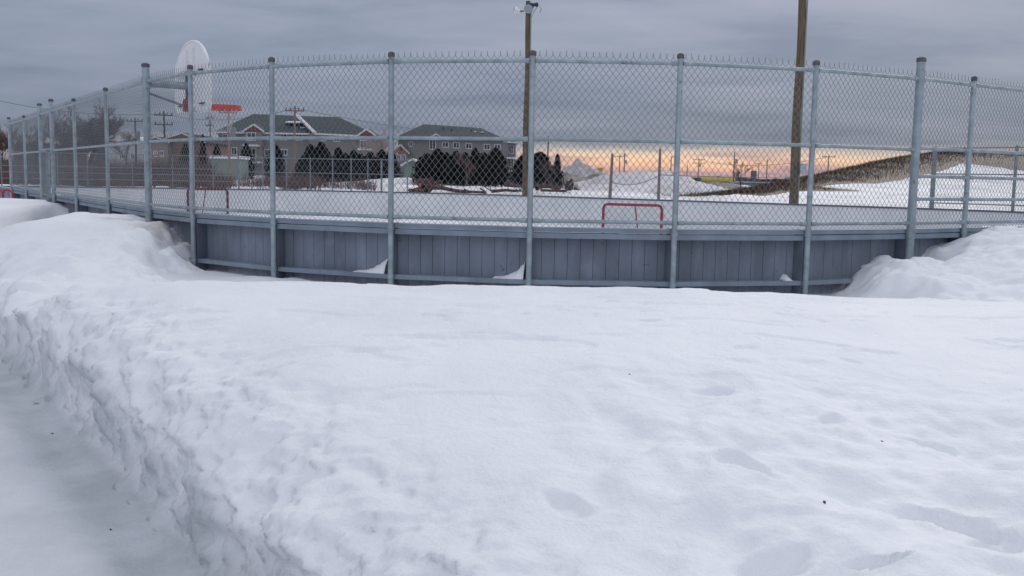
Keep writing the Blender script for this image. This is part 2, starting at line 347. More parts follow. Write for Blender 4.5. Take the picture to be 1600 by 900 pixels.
    hz = hill(x, y)[0]; land = np.maximum(land, 1.0 * (hz > 0.001)) * 1.0 + hz * 0.0; land = land * np.exp(-(hz / 0.6) ** 2) + (1 - np.exp(-(hz / 0.6) ** 2)) * 1.05 + hz * (1 + 0.03 * fbm(x * 0.3, y * 0.3, 131, 3))
    w = sstep(22, 28, y + np.maximum(0, -(x + 12)) * 0.3) if False else sstep(20, 30, y)
    z = near * (1 - w) + land * w
    return z
FEET = []
POSTXY = [tuple(uv(RAD + (RAD - .0) * math.cos(math.radians(270 - 90 * k / 7)), RAD + RAD * math.sin(math.radians(270 - 90 * k / 7)))) for k in range(8)]
for (px, py, a, w, l, dp) in [(850, 852, -0.35, .060, .125, .075), (1235, 838, 0.5, .07, .11, .06), (1385, 850, -0.2, .028, .08, .05), (1495, 795, -0.9, .07, .18, .085), (1560, 830, .4, .06, .12, .05),
        (1170, 745, -0.5, .07, .13, .05), (500, 780, 0.4, .018, .028, .035), (1010, 555, .05, .02, .08, .03), (1300, 668, .8, .05, .12, .03), (930, 765, -.9, .05, .10, .035), (1110, 640, .3, .05, .11, .03), (1440, 690, -.4, .05, .15, .035)]:
    p = at_h(px, py, 0.86); FEET.append((p[0], p[1], a, w, l, dp))

def axis(segs):
    o = [segs[0][0]]
    for (a, b, s0, s1) in segs:
        x = a
        while x < b - 1e-6:
            t = (x - a) / (b - a); st = s0 * (s1 / s0) ** t; x = min(b, x + st)
            if b - x < 0.4 * st: x = b
            o.append(x)
    return np.array(o)
xs = axis([(-5000, -60, 900, 6), (-60, -14, 1.6, .22), (-14, -4.2, .13, .030), (-4.2, 2.6, .0165, .0165), (2.6, 9, .022, .05), (9, 20, .1, .4), (20, 70, .5, 1.2), (70, 5000, 6, 900)])
ys = axis([(-60, -2, 12, .4), (-2, 2.2, .3, .03), (2.2, 6.5, .0135, .02), (6.5, 15, .028, .05), (15, 26, .07, .18), (26, 95, .3, .6), (95, 400, 3, 30), (400, 6000, 80, 1400)])
gx, gy = np.meshgrid(xs, ys); gz = ground(gx, gy)
# push grid sideways a little on the cut bank so that the face overhangs in places
nn = gx * 0.82 + gy * 0.57 - 1.20; al_ = -gx * 0.57 + gy * 0.82
hgt = np.clip((gz - 0.37) / 0.5, 0, 1)
onb = sstep(-0.05, 0.03, nn + 0.05) * (1 - sstep(0.55, 1.15, nn)) * (gy < 14)
lean_ = 0.21 * sstep(0.0, 0.35, nn + 0.02) * (1 - sstep(0.45, 1.6, nn)) * (gy < 14)       # tilts the face towards the path
sp_ = nn + gz * 1.0
lum = 0.085 * fbm(al_ * 2.2, sp_ * 3.0, 141, 3) + 0.05 * fbm(al_ * 8, sp_ * 9, 143, 4) + 0.03 * np.maximum(0, vn(al_ * 5.5, sp_ * 6.5, 147)) + 0.035 * np.abs(vn(al_ * 12, sp_ * 13, 148)) + 0.022 * vn(al_ * 26, sp_ * 26, 149) + 0.010 * vn(al_ * 55, sp_ * 55, 150)
fr = 0.07 * np.maximum(0, vn(al_ * 15, sp_ * 5, 153)) * np.exp(-((gz - 0.42) / 0.06) ** 2)     # crumbly lip over the icy path
push = onb * lum * (0.35 + 0.65 * (1 - sstep(0.4, 1.0, nn))) + lean_ + fr * onb
vx = gx - push * 0.82; vy = gy - push * 0.57
gz = gz + onb * lum * 0.30 * sstep(0.02, 0.2, nn)
nxg, nyg = len(xs), len(ys)
idx = np.arange(nxg * nyg).reshape(nyg, nxg)
fc = np.stack([idx[:-1, :-1], idx[:-1, 1:], idx[1:, 1:], idx[1:, :-1]], -1).reshape(-1, 4)
sd_v = sdf(gx, gy).ravel(); sm_ = sd_v[fc].mean(1); mn_ = sd_v[fc].min(1)
uu = ((gx - KX) * UX + (gy - KY) * UY).ravel()[fc].mean(1); vv = ((gx - KX) * VX + (gy - KY) * VY).ravel()[fc].mean(1)
nearside = ((uu < 8) | (vv < 6)) & (gy.ravel()[fc].mean(1) < 27)
keep = np.where(nearside, sm_ > -0.19, mn_ > 0.03)
fc = fc[keep]
used = np.zeros(nxg * nyg, bool); used[fc.ravel()] = True
remap = np.cumsum(used) - 1
V = np.stack([vx.ravel(), vy.ravel(), gz.ravel()], -1)[used]; fc = remap[fc]

def snow_material():
    m = bpy.data.materials.new('snow'); m.use_nodes = True; t = m.node_tree; b = t.nodes['Principled BSDF']
    b.inputs['Roughness'].default_value = 0.62; b.inputs['Specular IOR Level'].default_value = 0.25
    co = t.nodes.new('ShaderNodeTexCoord')
    def noise(sc, de, ro=0.6):
        n = t.nodes.new('ShaderNodeTexNoise'); n.inputs['Scale'].default_value = sc; n.inputs['Detail'].default_value = de; n.inputs['Roughness'].default_value = ro
        t.links.new(co.outputs['Object'], n.inputs['Vector']); return n.outputs[0]
    def rmp(f, st):
        r = t.nodes.new('ShaderNodeValToRGB'); els = r.color_ramp.elements
        while len(els) < len(st): els.new(.5)
        for e, (p, c) in zip(els, st): e.position = p; e.color = (*c, 1)
        t.links.new(f, r.inputs[0]); return r.outputs[0]
    def mx(f, a, c, mode='MIX'):
        n = t.nodes.new('ShaderNodeMix'); n.data_type = 'RGBA'; n.blend_type = mode
        if isinstance(f, float): n.inputs[0].default_value = f
        else: t.links.new(f, n.inputs[0])
        for i, v in ((6, a), (7, c)):
            if isinstance(v, tuple): n.inputs[i].default_value = (*v, 1)
            else: t.links.new(v, n.inputs[i])
        return n.outputs[2]
    c = rmp(noise(0.9, 6), [(0.3, (0.80, 0.815, 0.85)), (0.6, (0.86, 0.87, 0.895))])
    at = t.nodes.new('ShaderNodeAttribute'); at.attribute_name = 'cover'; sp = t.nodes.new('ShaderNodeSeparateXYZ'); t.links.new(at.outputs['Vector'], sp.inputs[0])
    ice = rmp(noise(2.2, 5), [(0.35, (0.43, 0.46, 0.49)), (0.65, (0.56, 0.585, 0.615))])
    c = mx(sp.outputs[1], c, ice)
    dirt = rmp(noise(1.7, 8, 0.7), [(0.35, (0.24, 0.20, 0.16)), (0.6, (0.60, 0.56, 0.52))])
    c = mx(sp.outputs[2], c, dirt)
    mud = t.nodes.new('ShaderNodeMath'); mud.operation = 'MULTIPLY'
    grass = rmp(noise(2.6, 9, 0.75), [(0.32, (0.045, 0.024, 0.007)), (0.5, (0.105, 0.058, 0.016)), (0.68, (0.16, 0.092, 0.028))])
    # ragged boundary between grass and snow
    ad = t.nodes.new('ShaderNodeMath'); ad.operation = 'ADD'; t.links.new(sp.outputs[0], ad.inputs[0])
    s1 = t.nodes.new('ShaderNodeMath'); s1.operation = 'SUBTRACT'; t.links.new(noise(1.4, 10, 0.75), s1.inputs[0]); s1.inputs[1].default_value = 0.5
    s2 = t.nodes.new('ShaderNodeMath'); s2.operation = 'MULTIPLY'; t.links.new(s1.outputs[0], s2.inputs[0]); s2.inputs[1].default_value = 0.9
    t.links.new(s2.outputs[0], ad.inputs[1])
    gm = rmp(ad.outputs[0], [(0.47, (0, 0, 0)), (0.53, (1, 1, 1))])
    gate = t.nodes.new('ShaderNodeMath'); gate.operation = 'GREATER_THAN'; gate.inputs[1].default_value = 0.02; t.links.new(sp.outputs[0], gate.inputs[0])
    gm2 = mx(1.0, gm, gate.outputs[0], 'MULTIPLY')
    c = mx(gm2, c, grass)
    t.links.new(c, b.inputs['Base Color'])
    bp = t.nodes.new('ShaderNodeBump'); bp.inputs['Distance'].default_value = 0.009; bp.inputs['Strength'].default_value = 0.9
    t.links.new(noise(38, 6, 0.6), bp.inputs['Height'])
    bp2 = t.nodes.new('ShaderNodeBump'); bp2.inputs['Distance'].default_value = 0.0016; bp2.inputs['Strength'].default_value = 0.7
    t.links.new(noise(260, 3), bp2.inputs['Height']); t.links.new(bp.outputs[0], bp2.inputs['Normal'])
    t.links.new(bp2.outputs[0], b.inputs['Normal'])
    return m
snow_m = snow_material()
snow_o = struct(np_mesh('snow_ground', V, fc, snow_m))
hx, hr, hd = hill(V[:, 0].astype(float), V[:, 1].astype(float))
x_, y_ = V[:, 0].astype(float), V[:, 1].astype(float)
cov = np.zeros((len(V), 3), np.float32); 
dl = []
for (px, py) in LOWPX:
    d_ = ray(px, py); T_ = np.arange(40, 95, .25); P_ = EYE[None, :] + d_[None, :] * (T_ / d_[1])[:, None]; G_ = ground(P_[:, 0][None, :], P_[:, 1][None, :])[0]
    k_ = np.argmax(P_[:, 2] < G_) if (P_[:, 2] < G_).any() else -1
    h_, p_, q_ = hill(P_[k_:k_ + 1, 0] if k_ >= 0 else P_[-1:, 0], P_[k_:k_ + 1, 1] if k_ >= 0 else P_[-1:, 1]); dl.append((float(p_[0]), max(0.6, float(q_[0]))))
dl.sort(); dlow = np.interp(hr, [a for a, b in dl], [b for a, b in dl])
gr = (1 - sstep(-0.6, 0.8, hd - dlow)) * (hx > 0.05) * sstep(0.6, 1.6, hr)
def patch(px, py, r): 
    # bare patches on the snowy slope of the hill
    c_ = at_y(px, py, 62); return np.exp(-((x_ - c_[0]) ** 2 + (y_ - 62) ** 2) / r ** 2)
gr = np.maximum(gr, 0.46 * patch(1590, 283, 3.6)); gr = np.maximum(gr, 0.40 * patch(1530, 268, 2.5))
cov[:, 0] = np.clip(gr, 0, 1) * (y_ > 40) * (hx > 0.03)
n_ = x_ * 0.82 + y_ * 0.57
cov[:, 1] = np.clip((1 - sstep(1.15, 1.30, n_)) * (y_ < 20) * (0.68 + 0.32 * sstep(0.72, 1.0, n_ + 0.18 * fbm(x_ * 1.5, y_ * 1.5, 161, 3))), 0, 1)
# small dirty patches on the pile left
dm = np.exp(-((x_ + 4.75) ** 2 + (y_ - 12.95) ** 2) / 0.10) + 0.8 * np.exp(-((x_ + 5.45) ** 2 + (y_ - 13.6) ** 2) / 0.07) + 0.35 * np.exp(-((x_ + 7.1) ** 2 + (y_ - 12.0) ** 2) / 0.4)
cov[:, 2] = np.clip(dm * 0.8, 0, 0.75) + (0.30 + 0.7 * np.clip(fbm(x_ * .35, y_ * .5, 163, 4), -.3, .4)) * (y_ > 36)
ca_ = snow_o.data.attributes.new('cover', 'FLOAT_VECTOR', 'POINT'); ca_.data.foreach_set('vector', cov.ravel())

# ------------------------------------------------------------------ ice
def outline(u0, u1, v0, v1, r, n=14):
    pts = []
    for (cu, cv, a0) in ((u0 + r, v0 + r, 180), (u1 - r, v0 + r, 270), (u1 - r, v1 - r, 0), (u0 + r, v1 - r, 90)):
        for k in range(n + 1):
            a = math.radians(a0 + 90 * k / n); pts.append((cu + r * math.cos(a), cv + r * math.sin(a)))
    return pts
ice_m = mat('ice', (0.74, 0.75, 0.77), 0.35, 0, 0.10, 0.35, detail=8)
pp = [tuple(p) + (0.0,) for p in POLY]
b_ = MB(); b_.add(pp, [tuple(range(len(pp)))]); struct(b_.build('ice', ice_m))
# a low ridge of scraped snow on the ice
def ridge(px0, py0, px1, py1, w, h, label):
    a = at_h(px0, py0, 0.0); b = at_h(px1, py1, 0.0); m = MB(); n = 26; vs = []; 
    dd = (b - a)[:2]; ln = np.hypot(*dd); t2 = dd / ln; s2 = np.array([-t2[1], t2[0]])
    for i in range(n + 1):
        t = i / n; e = math.sin(math.pi * t) ** 0.5
        for k, o in enumerate((-1, -0.5, 0, 0.5, 1)):
            hh = h * e * (1 - o * o) * (0.7 + 0.6 * random.random()); p = a[:2] + dd * t + s2 * o * w * (0.8 + 0.4 * random.random()); vs.append((p[0], p[1], 0.002 + hh))
    m.add(vs, [(i * 5 + k, i * 5 + k + 1, i * 5 + k + 6, i * 5 + k + 5) for i in range(n) for k in range(4)], True)
    tag(m.build('snow_ridge', snow_m), label, 'snow ridge')
ridge(470, 341, 565, 343, 0.35, 0.13, 'low ridge of scraped snow on the ice left of the middle posts')
ridge(620, 347, 720, 349, 0.3, 0.10, 'low ridge of scraped snow on the ice below the fallen branches')

# ------------------------------------------------------------------ chain link
def wire_panel(name, p0, p1, z0, z1, parent, half=0.0355, dz=0.045, r=0.0024, barb=True, m=None):
    p0 = np.array(p0[:2], float); p1 = np.array(p1[:2], float); d = p1 - p0; Ln = np.hypot(*d); t = d / Ln; nrm = np.array([t[1], -t[0]])
    n = max(2, int(round(Ln / half))); J = int(round((z1 - z0) / dz)); k = np.arange(n)[:, None]; j = np.arange(J + 1)[None, :]
    sx = (k + ((j + k) % 2)) * Ln / n + 0 * j
    zz = z0 + (z1 - z0) * j / J + 0 * k
    sag = 0.004 * np.sin(sx * 3.1 + zz * 2)
    off = 0.0022 * np.where((j % 2) == 0, 1, -1) + sag
    if barb:
        # twisted tips at the top and folded ends at the bottom
        sel = ((J + np.arange(n)) % 2) == 1
        sx = np.concatenate([sx, sx[:, -1:] + RNG.normal(0, .005, (n, 1))], 1); zz = np.concatenate([zz, zz[:, -1:] + np.where(sel, 0.042, 0.010)[:, None] + RNG.normal(0, .005, (n, 1))], 1); off = np.concatenate([off, off[:, -1:]], 1)
    M = sx.shape[1]
    base = p0[None, None, :] + t * sx[..., None] + nrm * off[..., None]
    vs = []
    for (a, b) in ((1.15, 0.55), (-1.15, 0.55), (0, -1.1)):
        q = base + t * (a * r) + nrm * (b * r); vs.append(np.concatenate([q, zz[..., None]], -1))
    vs = np.stack(vs, 2)                       # n, M, 3, 3
    ii = np.arange(n * M * 3).reshape(n, M, 3); fs = []
    for c in range(3):
        c2 = (c + 1) % 3
        fs.append(np.stack([ii[:, :-1, c], ii[:, :-1, c2], ii[:, 1:, c2], ii[:, 1:, c]], -1).reshape(-1, 4))
    return np_mesh(name, vs.reshape(-1, 3), np.concatenate(fs), m or wire_m, parent)

# ------------------------------------------------------------------ near fence with boards
def on_left(s): return np.array([-5.055 + UX * s, 13.66 + UY * s])
Apt = uv(RAD, 0.0); Bpt = uv(0.0, RAD)
def solve_line(px, origin, dx, dy, h):
    best, bs = 1e9, 0
    for s in np.linspace(0, 22, 2201):
        p = np.array([origin[0] + dx * s, origin[1] + dy * s, h]) - EYE; z = p @ fw; x = 800 + FPX * (p @ RT) / z
        if abs(x - px) < best: best, bs = abs(x - px), s
    return bs
nodes = []     # (xy, kind)
lefts = [14, 37, 62, 80, 115, 165]
for px in lefts: s = solve_line(px, Apt, UX, UY, RAILZ); nodes.append((uv(RAD + s, 0), {14: 'tall', 62: 'gate', 80: 'gate'}.get(px, 'line')))
for k in range(8):
    a = math.radians(270 - 90 * k / 7 + (0, 0, 0, -.2, 0, .22, .15, 0)[k]); nodes.append((uv(RAD + RAD * math.cos(a), RAD + RAD * math.sin(a)), 'corner' if k in (0, 7) else 'line'))
s1 = solve_line(1522, Bpt, VX, VY, RAILZ)
for k in range(4): nodes.append((uv(0, RAD + s1 + k * 1.62), 'line'))
def outn(a, b):
    t = (b - a) / np.hypot(*(b - a)); n = np.array([-t[1], t[0]]); m = (a + b) / 2
    return t, (n if sdf((m + n)[0], (m + n)[1]) > sdf((m - n)[0], (m - n)[1]) else -n)
fence = thing('rink_fence', 'tall galvanised chain link fence standing on blue grey plank rink boards round the near corner', 'fence', (nodes[9][0][0], nodes[9][0][1], 0.0))
fl = np.array([nodes[9][0][0], nodes[9][0][1], 0.0])
def under(o, root):            # keep world placement below an unrotated root
    o.parent = root; o.matrix_parent_inverse = Matrix.Translation(-Vector(root.location)); return o
def add_post(xy, kind, root, z0=0.3):
    r = {'line': 0.031, 'gate': 0.045, 'corner': 0.049, 'tall': 0.04}[kind]
    top = {'line': 3.275, 'gate': 3.42, 'corner': 3.42, 'tall': 3.36}[kind]
    m = MB(); m.cyl((xy[0], xy[1], z0), (xy[0], xy[1], top), r, n=16)
    for z in (CAPZ - 0.05, LEDGEZ - 0.02): m.cyl((xy[0], xy[1], z - .022), (xy[0], xy[1], z + .022), r + 0.006, n=16)
    if kind != 'line': m.cyl((xy[0], xy[1], 2.2), (xy[0], xy[1], 2.24), r + 0.006, n=16)
    p = under(m.build('post', steel), root)
    c = MB(); c.cyl((xy[0], xy[1], top - 0.035), (xy[0], xy[1], top + 0.008), r + 0.007, r + 0.007, n=14); c.cyl((xy[0], xy[1], top + 0.008), (xy[0], xy[1], top + 0.022), r + 0.007, r * 0.5, n=14)
    under(c.build('post_cap', cap_m), root); bpy.data.objects[p.name]
    cc = COL.objects[-1]; cc.parent = p; cc.matrix_parent_inverse = Matrix.Identity(4)
    # child of the post: same vertex frame as the post
for xy, kind in nodes: add_post(xy, kind, fence)
def rail(a, b, z, r, root, name, ra=0.03):
    t = (b - a) / np.hypot(*(b - a)); m = MB(); p = a + t * ra; q = b - t * ra
    m.cyl((p[0], p[1], z), (q[0], q[1], z), r, n=10)
    for e, s in ((p, 1), (q, -1)):
        g = e + t * s * 0.07; m.cyl((e[0], e[1], z), (g[0], g[1], z), r + 0.006, n=10)
        h = e + t * s * 0.022; m.box(h[0] - .008, h[0] + .008, h[1] - .034, h[1] + .034, z - .008, z + .008)
    return under(m.build(name, steel), root)
def oriented(m, a, t, n, s0, s1, o0, o1, z0, z1):     # box in fence coordinates
    P = lambda s, o, z: (a[0] + t[0] * s + n[0] * o, a[1] + t[1] * s + n[1] * o, z)
    m.add([P(s0, o0, z0), P(s1, o0, z0), P(s1, o1, z0), P(s0, o1, z0), P(s0, o0, z1), P(s1, o0, z1), P(s1, o1, z1), P(s0, o1, z1)],
          [(0, 3, 2, 1), (4, 5, 6, 7), (0, 1, 5, 4), (1, 2, 6, 5), (2, 3, 7, 6), (3, 0, 4, 7)])
for i in range(len(nodes) - 1):
    a, ka = nodes[i]; b, kb = nodes[i + 1]; t, n = outn(a, b); Ln = np.hypot(*(b - a)); left = i < 6
    gate = (ka == 'gate' and kb == 'gate')
    rail(a, b, RAILZ, 0.021, fence, 'top_rail')
    if not gate:
        rail(a, b, MIDZ + (0.0 if i < 13 else 0.02), 0.021, fence, 'middle_rail')
        if i >= 13:
            for z in (2.06, 1.79): rail(a, b, z, 0.021, fence, 'extra_rail')
        rail(a, b, CAPZ + 0.075, 0.021, fence, 'bottom_rail')
    q = -n * 0.03
    wire_panel('mesh_panel', a + q, b + q, CAPZ + 0.012 if not gate else 2.42, RAILZ + 0.065, fence, r=0.0018 if left else 0.0024)
    under(COL.objects[-1], fence)
    if gate: continue
    # planks
    m = MB(); w = 0.1345; pitch = 0.1385; c0 = 0.0; oi = -0.19
    nb = int(Ln / pitch); st = Ln / nb
    for k in range(nb):
        jz = random.uniform(-0.003, 0.003)
        oriented(m, a, t, n, k * st + 0.0022, (k + 1) * st - 0.0022, oi - 0.03 + jz * 0.4, oi + jz * 0.5, -0.05, CAPZ - 0.06)
    oriented(m, a, t, n, -0.02, Ln + 0.02, oi - 0.05, oi - 0.0335, -0.05, CAPZ - 0.061)
    under(m.build('board_panel', board_m), fence)
    m = MB(); oriented(m, a, t, n, -0.012, Ln + 0.012, oi - 0.075, -0.035, CAPZ - 0.048, CAPZ); oriented(m, a, t, n, 0.03, Ln - 0.03, -0.075, -0.037, CAPZ - 0.115, CAPZ - 0.058)
    under(m.build('board_cap', beam_m), fence)
    m = MB(); oriented(m, a, t, n, 0.03, Ln - 0.03, oi + 0.002, -0.037, LEDGEZ - 0.05, LEDGEZ)
    under(m.build('ledge', beam_m), fence)
    m = MB(); oriented(m, a, t, n, -0.022, 0.022, oi + 0.003, -0.034, -0.05, CAPZ - 0.049)
    under(m.build('stud', fin_m), fence)
# gate leaf
ga, gb = nodes[2][0], nodes[3][0]; t, n = outn(ga, gb); Lg = np.hypot(*(gb - ga))
gate = bpy.data.objects.new('gate', None); COL.objects.link(gate); gate.parent = fence; gate.matrix_parent_inverse = Matrix.Translation(-Vector(fence.location)); gate['label'] = 'narrow gate leaf standing slightly ajar between two tall posts'
def gchild(m, name, mt_):
    o = m.build(name, mt_); o.parent = gate; return o
m = MB()
# the leaf stands ajar, turned outwards about the far post
gt = np.array([t[0] * math.cos(0.055) + n[0] * math.sin(0.055), t[1] * math.cos(0.055) + n[1] * math.sin(0.055)])
g0 = ga + t * 0.07; g1 = g0 + gt * (Lg * 0.86)
for e in (g0, g1): m.cyl((e[0], e[1], 0.95), (e[0], e[1], 2.38), 0.024, n=10)
for z in (0.97, 1.42, 2.36): m.cyl((g0[0], g0[1], z), (g1[0], g1[1], z), 0.021, n=10)
gchild(m, 'gate_frame', steel_d)
m = MB(); m.bar((g0[0], g0[1], 0.72), (g1[0], g1[1], 0.72), 0.03, 1.25); gchild(m, 'kick_board', board_m)
wp = wire_panel('gate_mesh', g0, g1, 0.99, 2.34, gate, barb=False); 
m = MB(); m.bar((g1[0], g1[1], 0.4), (g1[0], g1[1], 2.36), 0.07, 0.07); gchild(m, 'gate_stile', steel_d)
m = MB(); m.bar((ga[0] + t[0] * .08, ga[1] + t[1] * .08, 2.4), (gb[0] - t[0] * .05, gb[1] - t[1] * .05, 2.4), 0.04, 0.04); gchild(m, 'gate_header', steel)
m = MB(); h = gb - t * 0.1; m.bar((h[0], h[1], 0.0), (h[0], h[1], 1.37), 0.12, 0.16); h2 = gb - t * 0.32; m.bar((h2[0], h2[1], 0.0), (h2[0], h2[1], 1.3), 0.05, 0.14); gchild(m, 'gate_jamb', fin_m)
# boards carry on to the left, beyond the last tall post
e0 = nodes[0][0]; e1 = uvf(44.9, 0)
t, n = outn(e0, e1); Ln = np.hypot(*(e1 - e0)); nb = int(Ln / 2.4)
for k in range(nb):
    a = e0 + (e1 - e0) * k / nb; m = MB(); oriented(m, a, t, n, 0, Ln / nb, -0.24, -0.19, -0.05, CAPZ - 0.05); under(m.build('board_panel', board_m), fence)
    m = MB(); oriented(m, a, t, n, 0, Ln / nb, -0.26, -0.04, CAPZ - 0.048, CAPZ); under(m.build('board_cap', beam_m), fence)

# snow caught on the ledge
def ledge_snow(px, z, w, h, label, side=1.0):
    # find bay whose ledge spans px
    best = None
    for i in range(6, len(nodes) - 1):
        a, b = nodes[i][0], nodes[i + 1][0]
        xa, xb = [800 + FPX * ((np.array([p[0], p[1], LEDGEZ]) - EYE) @ RT) / ((np.array([p[0], p[1], LEDGEZ]) - EYE) @ fw) for p in (a, b)]
        if xa <= px <= xb: best = (a, b, (px - xa) / (xb - xa))
    a, b, f = best; t, n = outn(a, b); Ln = np.hypot(*(b - a)); s = Ln - side * 0.045 if side else Ln * f; m = MB(); k = 16; vs = []
    for i in range(k + 1):
        u = i / k; prof = (u ** 2.4) * h + 0.012 if side else math.sin(math.pi * u) ** 0.8 * h + .001
        for j, (o, e) in enumerate(((-0.186, 1.0), (-0.13, 0.93), (-0.08, 0.45), (-0.045, 0.0))):
            p = a + t * (s - w + w * u) + n * (o + 0.01 * random.uniform(-1, 1) * (0 < j < 3)); vs.append((p[0], p[1], LEDGEZ + 0.001 + prof * e * (1 + 0.12 * random.uniform(-1, 1))))
    fs = [(i * 4 + j, (i + 1) * 4 + j, (i + 1) * 4 + j + 1, i * 4 + j + 1) for i in range(k) for j in range(3)]
    e0_ = len(vs) - 4; vs.append(tuple(np.array([*(a + t * s + n * -0.186), LEDGEZ + .001]))); fs.append((e0_, e0_ + 1, e0_ + 2, e0_ + 3, len(vs) - 1))
    m.add(vs, fs, True); tag(m.build('snow_wedge', snow_m), label, 'snow clump')
ledge_snow(590, 0, 0.42, 0.19, 'wedge of snow left on the ledge beside the post under the second apartment building', 2.6)
ledge_snow(810, 0, 0.34, 0.165, 'wedge of snow left on the ledge beside the post nearest the floodlight pole', 1.6)
ledge_snow(1243, 0, 0.10, 0.06, 'tiny knob of snow on the ledge toward the right', 0)

# ------------------------------------------------------------------ far boards and far corner fences
far = thing('rink_boards', 'long low white rink boards with dark cap rail along the far side of the ice', 'rink boards', (*uvf(LEN / 2, 22.0), 0.0))
FCAP = 1.2
seq = [uv(0, 14.5)] + [uvf(u, v) for u, v in FAR_UV]
for a, b in zip(seq[:-1], seq[1:]):
    t, n = outn(a, b); Ln = np.hypot(*(b - a))
    m = MB(); oriented(m, a, t, n, 0, Ln, -0.05, 0.0, -0.02, FCAP - 0.06); under(m.build('board_panel', white_b), far)
    m = MB(); oriented(m, a, t, n, 0, Ln, -0.08, 0.05, FCAP - 0.058, FCAP); under(m.build('cap_rail', rail_d), far)
def px_of(p, z):
    d = np.array([p[0], p[1], z]) - EYE; return 800 + FPX * (d @ RT) / (d @ fw)
def far_fence(pts, ztop, rails, label, r=0.03, caps=False, thick=()):
    root = thing('corner_fence', label, 'fence', (*pts[0], FCAP))
    for k, p in enumerate(pts):
        rr = r * (1.6 if k in thick else 1.0); m = MB(); m.cyl((p[0], p[1], FCAP + .001), (p[0], p[1], ztop + 0.06), rr, n=8); o = under(m.build('post', steel_d), root)
    for a, b in zip(pts[:-1], pts[1:]):
        for z in rails + [ztop]:
            m = MB(); m.cyl((a[0], a[1], z), (b[0], b[1], z), 0.022, n=6); under(m.build('rail', steel_d), root)
        wire_panel('mesh_panel', a, b, FCAP + 0.03, ztop + 0.03, root, half=0.075, dz=0.09, r=0.0022, barb=False); under(COL.objects[-1], root)
    return root
def on_far(px):          # the point of the far boards seen at px
    for a, b in zip(seq[:-1], seq[1:]):
        xa, xb = px_of(a, FCAP), px_of(b, FCAP)
        if min(xa, xb) <= px <= max(xa, xb): return a + (b - a) * (px - xa) / (xb - xa)
    return seq[-1]
lf = [on_far(px) for px in (637, 608, 596, 575, 549, 520, 485, 448, 411, 373)]
far_fence(lf, 2.76, [2.05], 'low chain link fence on the boards below the left apartment building', thick=(2, 9))
lf = [on_far(px) for px in (373, 333, 270, 207, 137, 90, 40, 2)]
far_fence(lf, 2.80, [2.15, 1.85, 1.55], 'low four-railed chain link fence on the far boards left of the small goal', thick=())
rf = [on_far(px) for px in (1457, 1583)] + [uvf(2.0, 24.3), uvf(0.5, 22.0), uvf(0, 19.3)]
far_fence(rf, 3.2, [2.35, 1.38], 'tall chain link fence on the boards round the far right corner below the hill', r=0.05, thick=(0,))

# ------------------------------------------------------------------ basketball hoop on the left corner post
pa = Apt; nrm = np.array([VX, VY]); tng = np.array([-VY, VX]) * 1.0     # nrm points into the rink
hoop = thing('basketball_hoop', 'white fan-shaped basketball backboard with red rim hung from the tall corner fence post', 'basketball hoop', (pa[0], pa[1], 3.17), math.atan2(VY, VX) + 0.06)
# local frame: +x into rink, +y along the wall
m = MB(); m.cyl((0.05, 0, 0), (0.56, 0, 0), 0.055, n=14); m.cyl((-0.0, 0, -0.07), (0.0, 0, 0.07), 0.062, n=14); m.build('arm', steel, hoop)
m = MB(); m.cyl((0.05, 0, -0.14), (0.58, 0, -0.30), 0.016, n=8); m.build('brace', steel_d, hoop)
m = MB(); m.box(0.555, 0.585, -0.035, 0.035, -0.18, 0.2); m.build('mount_plate', dark_m, hoop)
m = MB(); m.box(0.52, 0.61, -0.05, 0.05, -0.36, -0.185); m.build('rim_bracket', red_m, hoop)
def fan(w, zb, zs, zt):
    pts = [(-w / 2 * 0.93, zb), (w / 2 * 0.93, zb), (w / 2, zb + 0.10), (w / 2, zs)]
    for k in range(1, 24): a = math.pi * k / 24; pts.append((w / 2 * math.cos(a), zs + (zt - zs) * math.sin(a)))
    pts += [(-w / 2, zs), (-w / 2, zb + 0.10)]
    return pts
fp = fan(1.46, -0.37, 0.08, 0.62)
m = MB(); m.poly([(0.63, y, z) for y, z in fp], (0.02, 0, 0)); bb = m.build('backboard', white_m, hoop)
m = MB(); m.tube([(0.64, y, z) for y, z in fp], 0.020, 6, True); m.build('backboard_rim', white_m, bb)
m = MB(); m.bar((0.615, -0.14, -0.3), (0.615, -0.14, 0.52), 0.02, 0.03); m.bar((0.615, 0.14, -0.3), (0.615, 0.14, 0.52), 0.02, 0.03); m.bar((0.615, -0.6, 0.16), (0.615, 0.6, 0.16), 0.02, 0.03); m.build('rib', white_m, bb)
for y0, z0 in ((-0.42, 0.20), (0.40, 0.20), (-0.45, -0.26), (0.45, -0.26)):
    m = MB(); m.box(0.60, 0.628, y0 - 0.08, y0 + 0.08, z0 - 0.008, z0 + 0.008); m.build('bolt', dark_m, bb)
m = MB(); cxr = 0.65 + 0.15 + 0.26; rz_ = -0.255
ringp = [(cxr + 0.26 * math.cos(a), 0.26 * math.sin(a), rz_) for a in np.linspace(0, 2 * math.pi, 33)[:-1]]
m.tube(ringp, 0.011, 8, True)
vs = []                              # shield skirt below the ring
for a in np.linspace(0, 2 * math.pi, 33)[:-1]:
    for rr, zz in ((0.282, rz_ + .01), (0.282, rz_ - 0.052), (0.276, rz_ - 0.052), (0.276, rz_ + 0.01)): vs.append((cxr + rr * math.cos(a), rr * math.sin(a), zz))
m.add(vs, [(i * 4 + k, ((i + 1) % 32) * 4 + k, ((i + 1) % 32) * 4 + (k + 1) % 4, i * 4 + (k + 1) % 4) for i in range(32) for k in range(4)])
m.box(0.65, cxr - 0.225, -0.06, 0.06, rz_ - 0.04, rz_ + 0.008); rim = m.build('rim', orange_m, hoop)
m = MB()
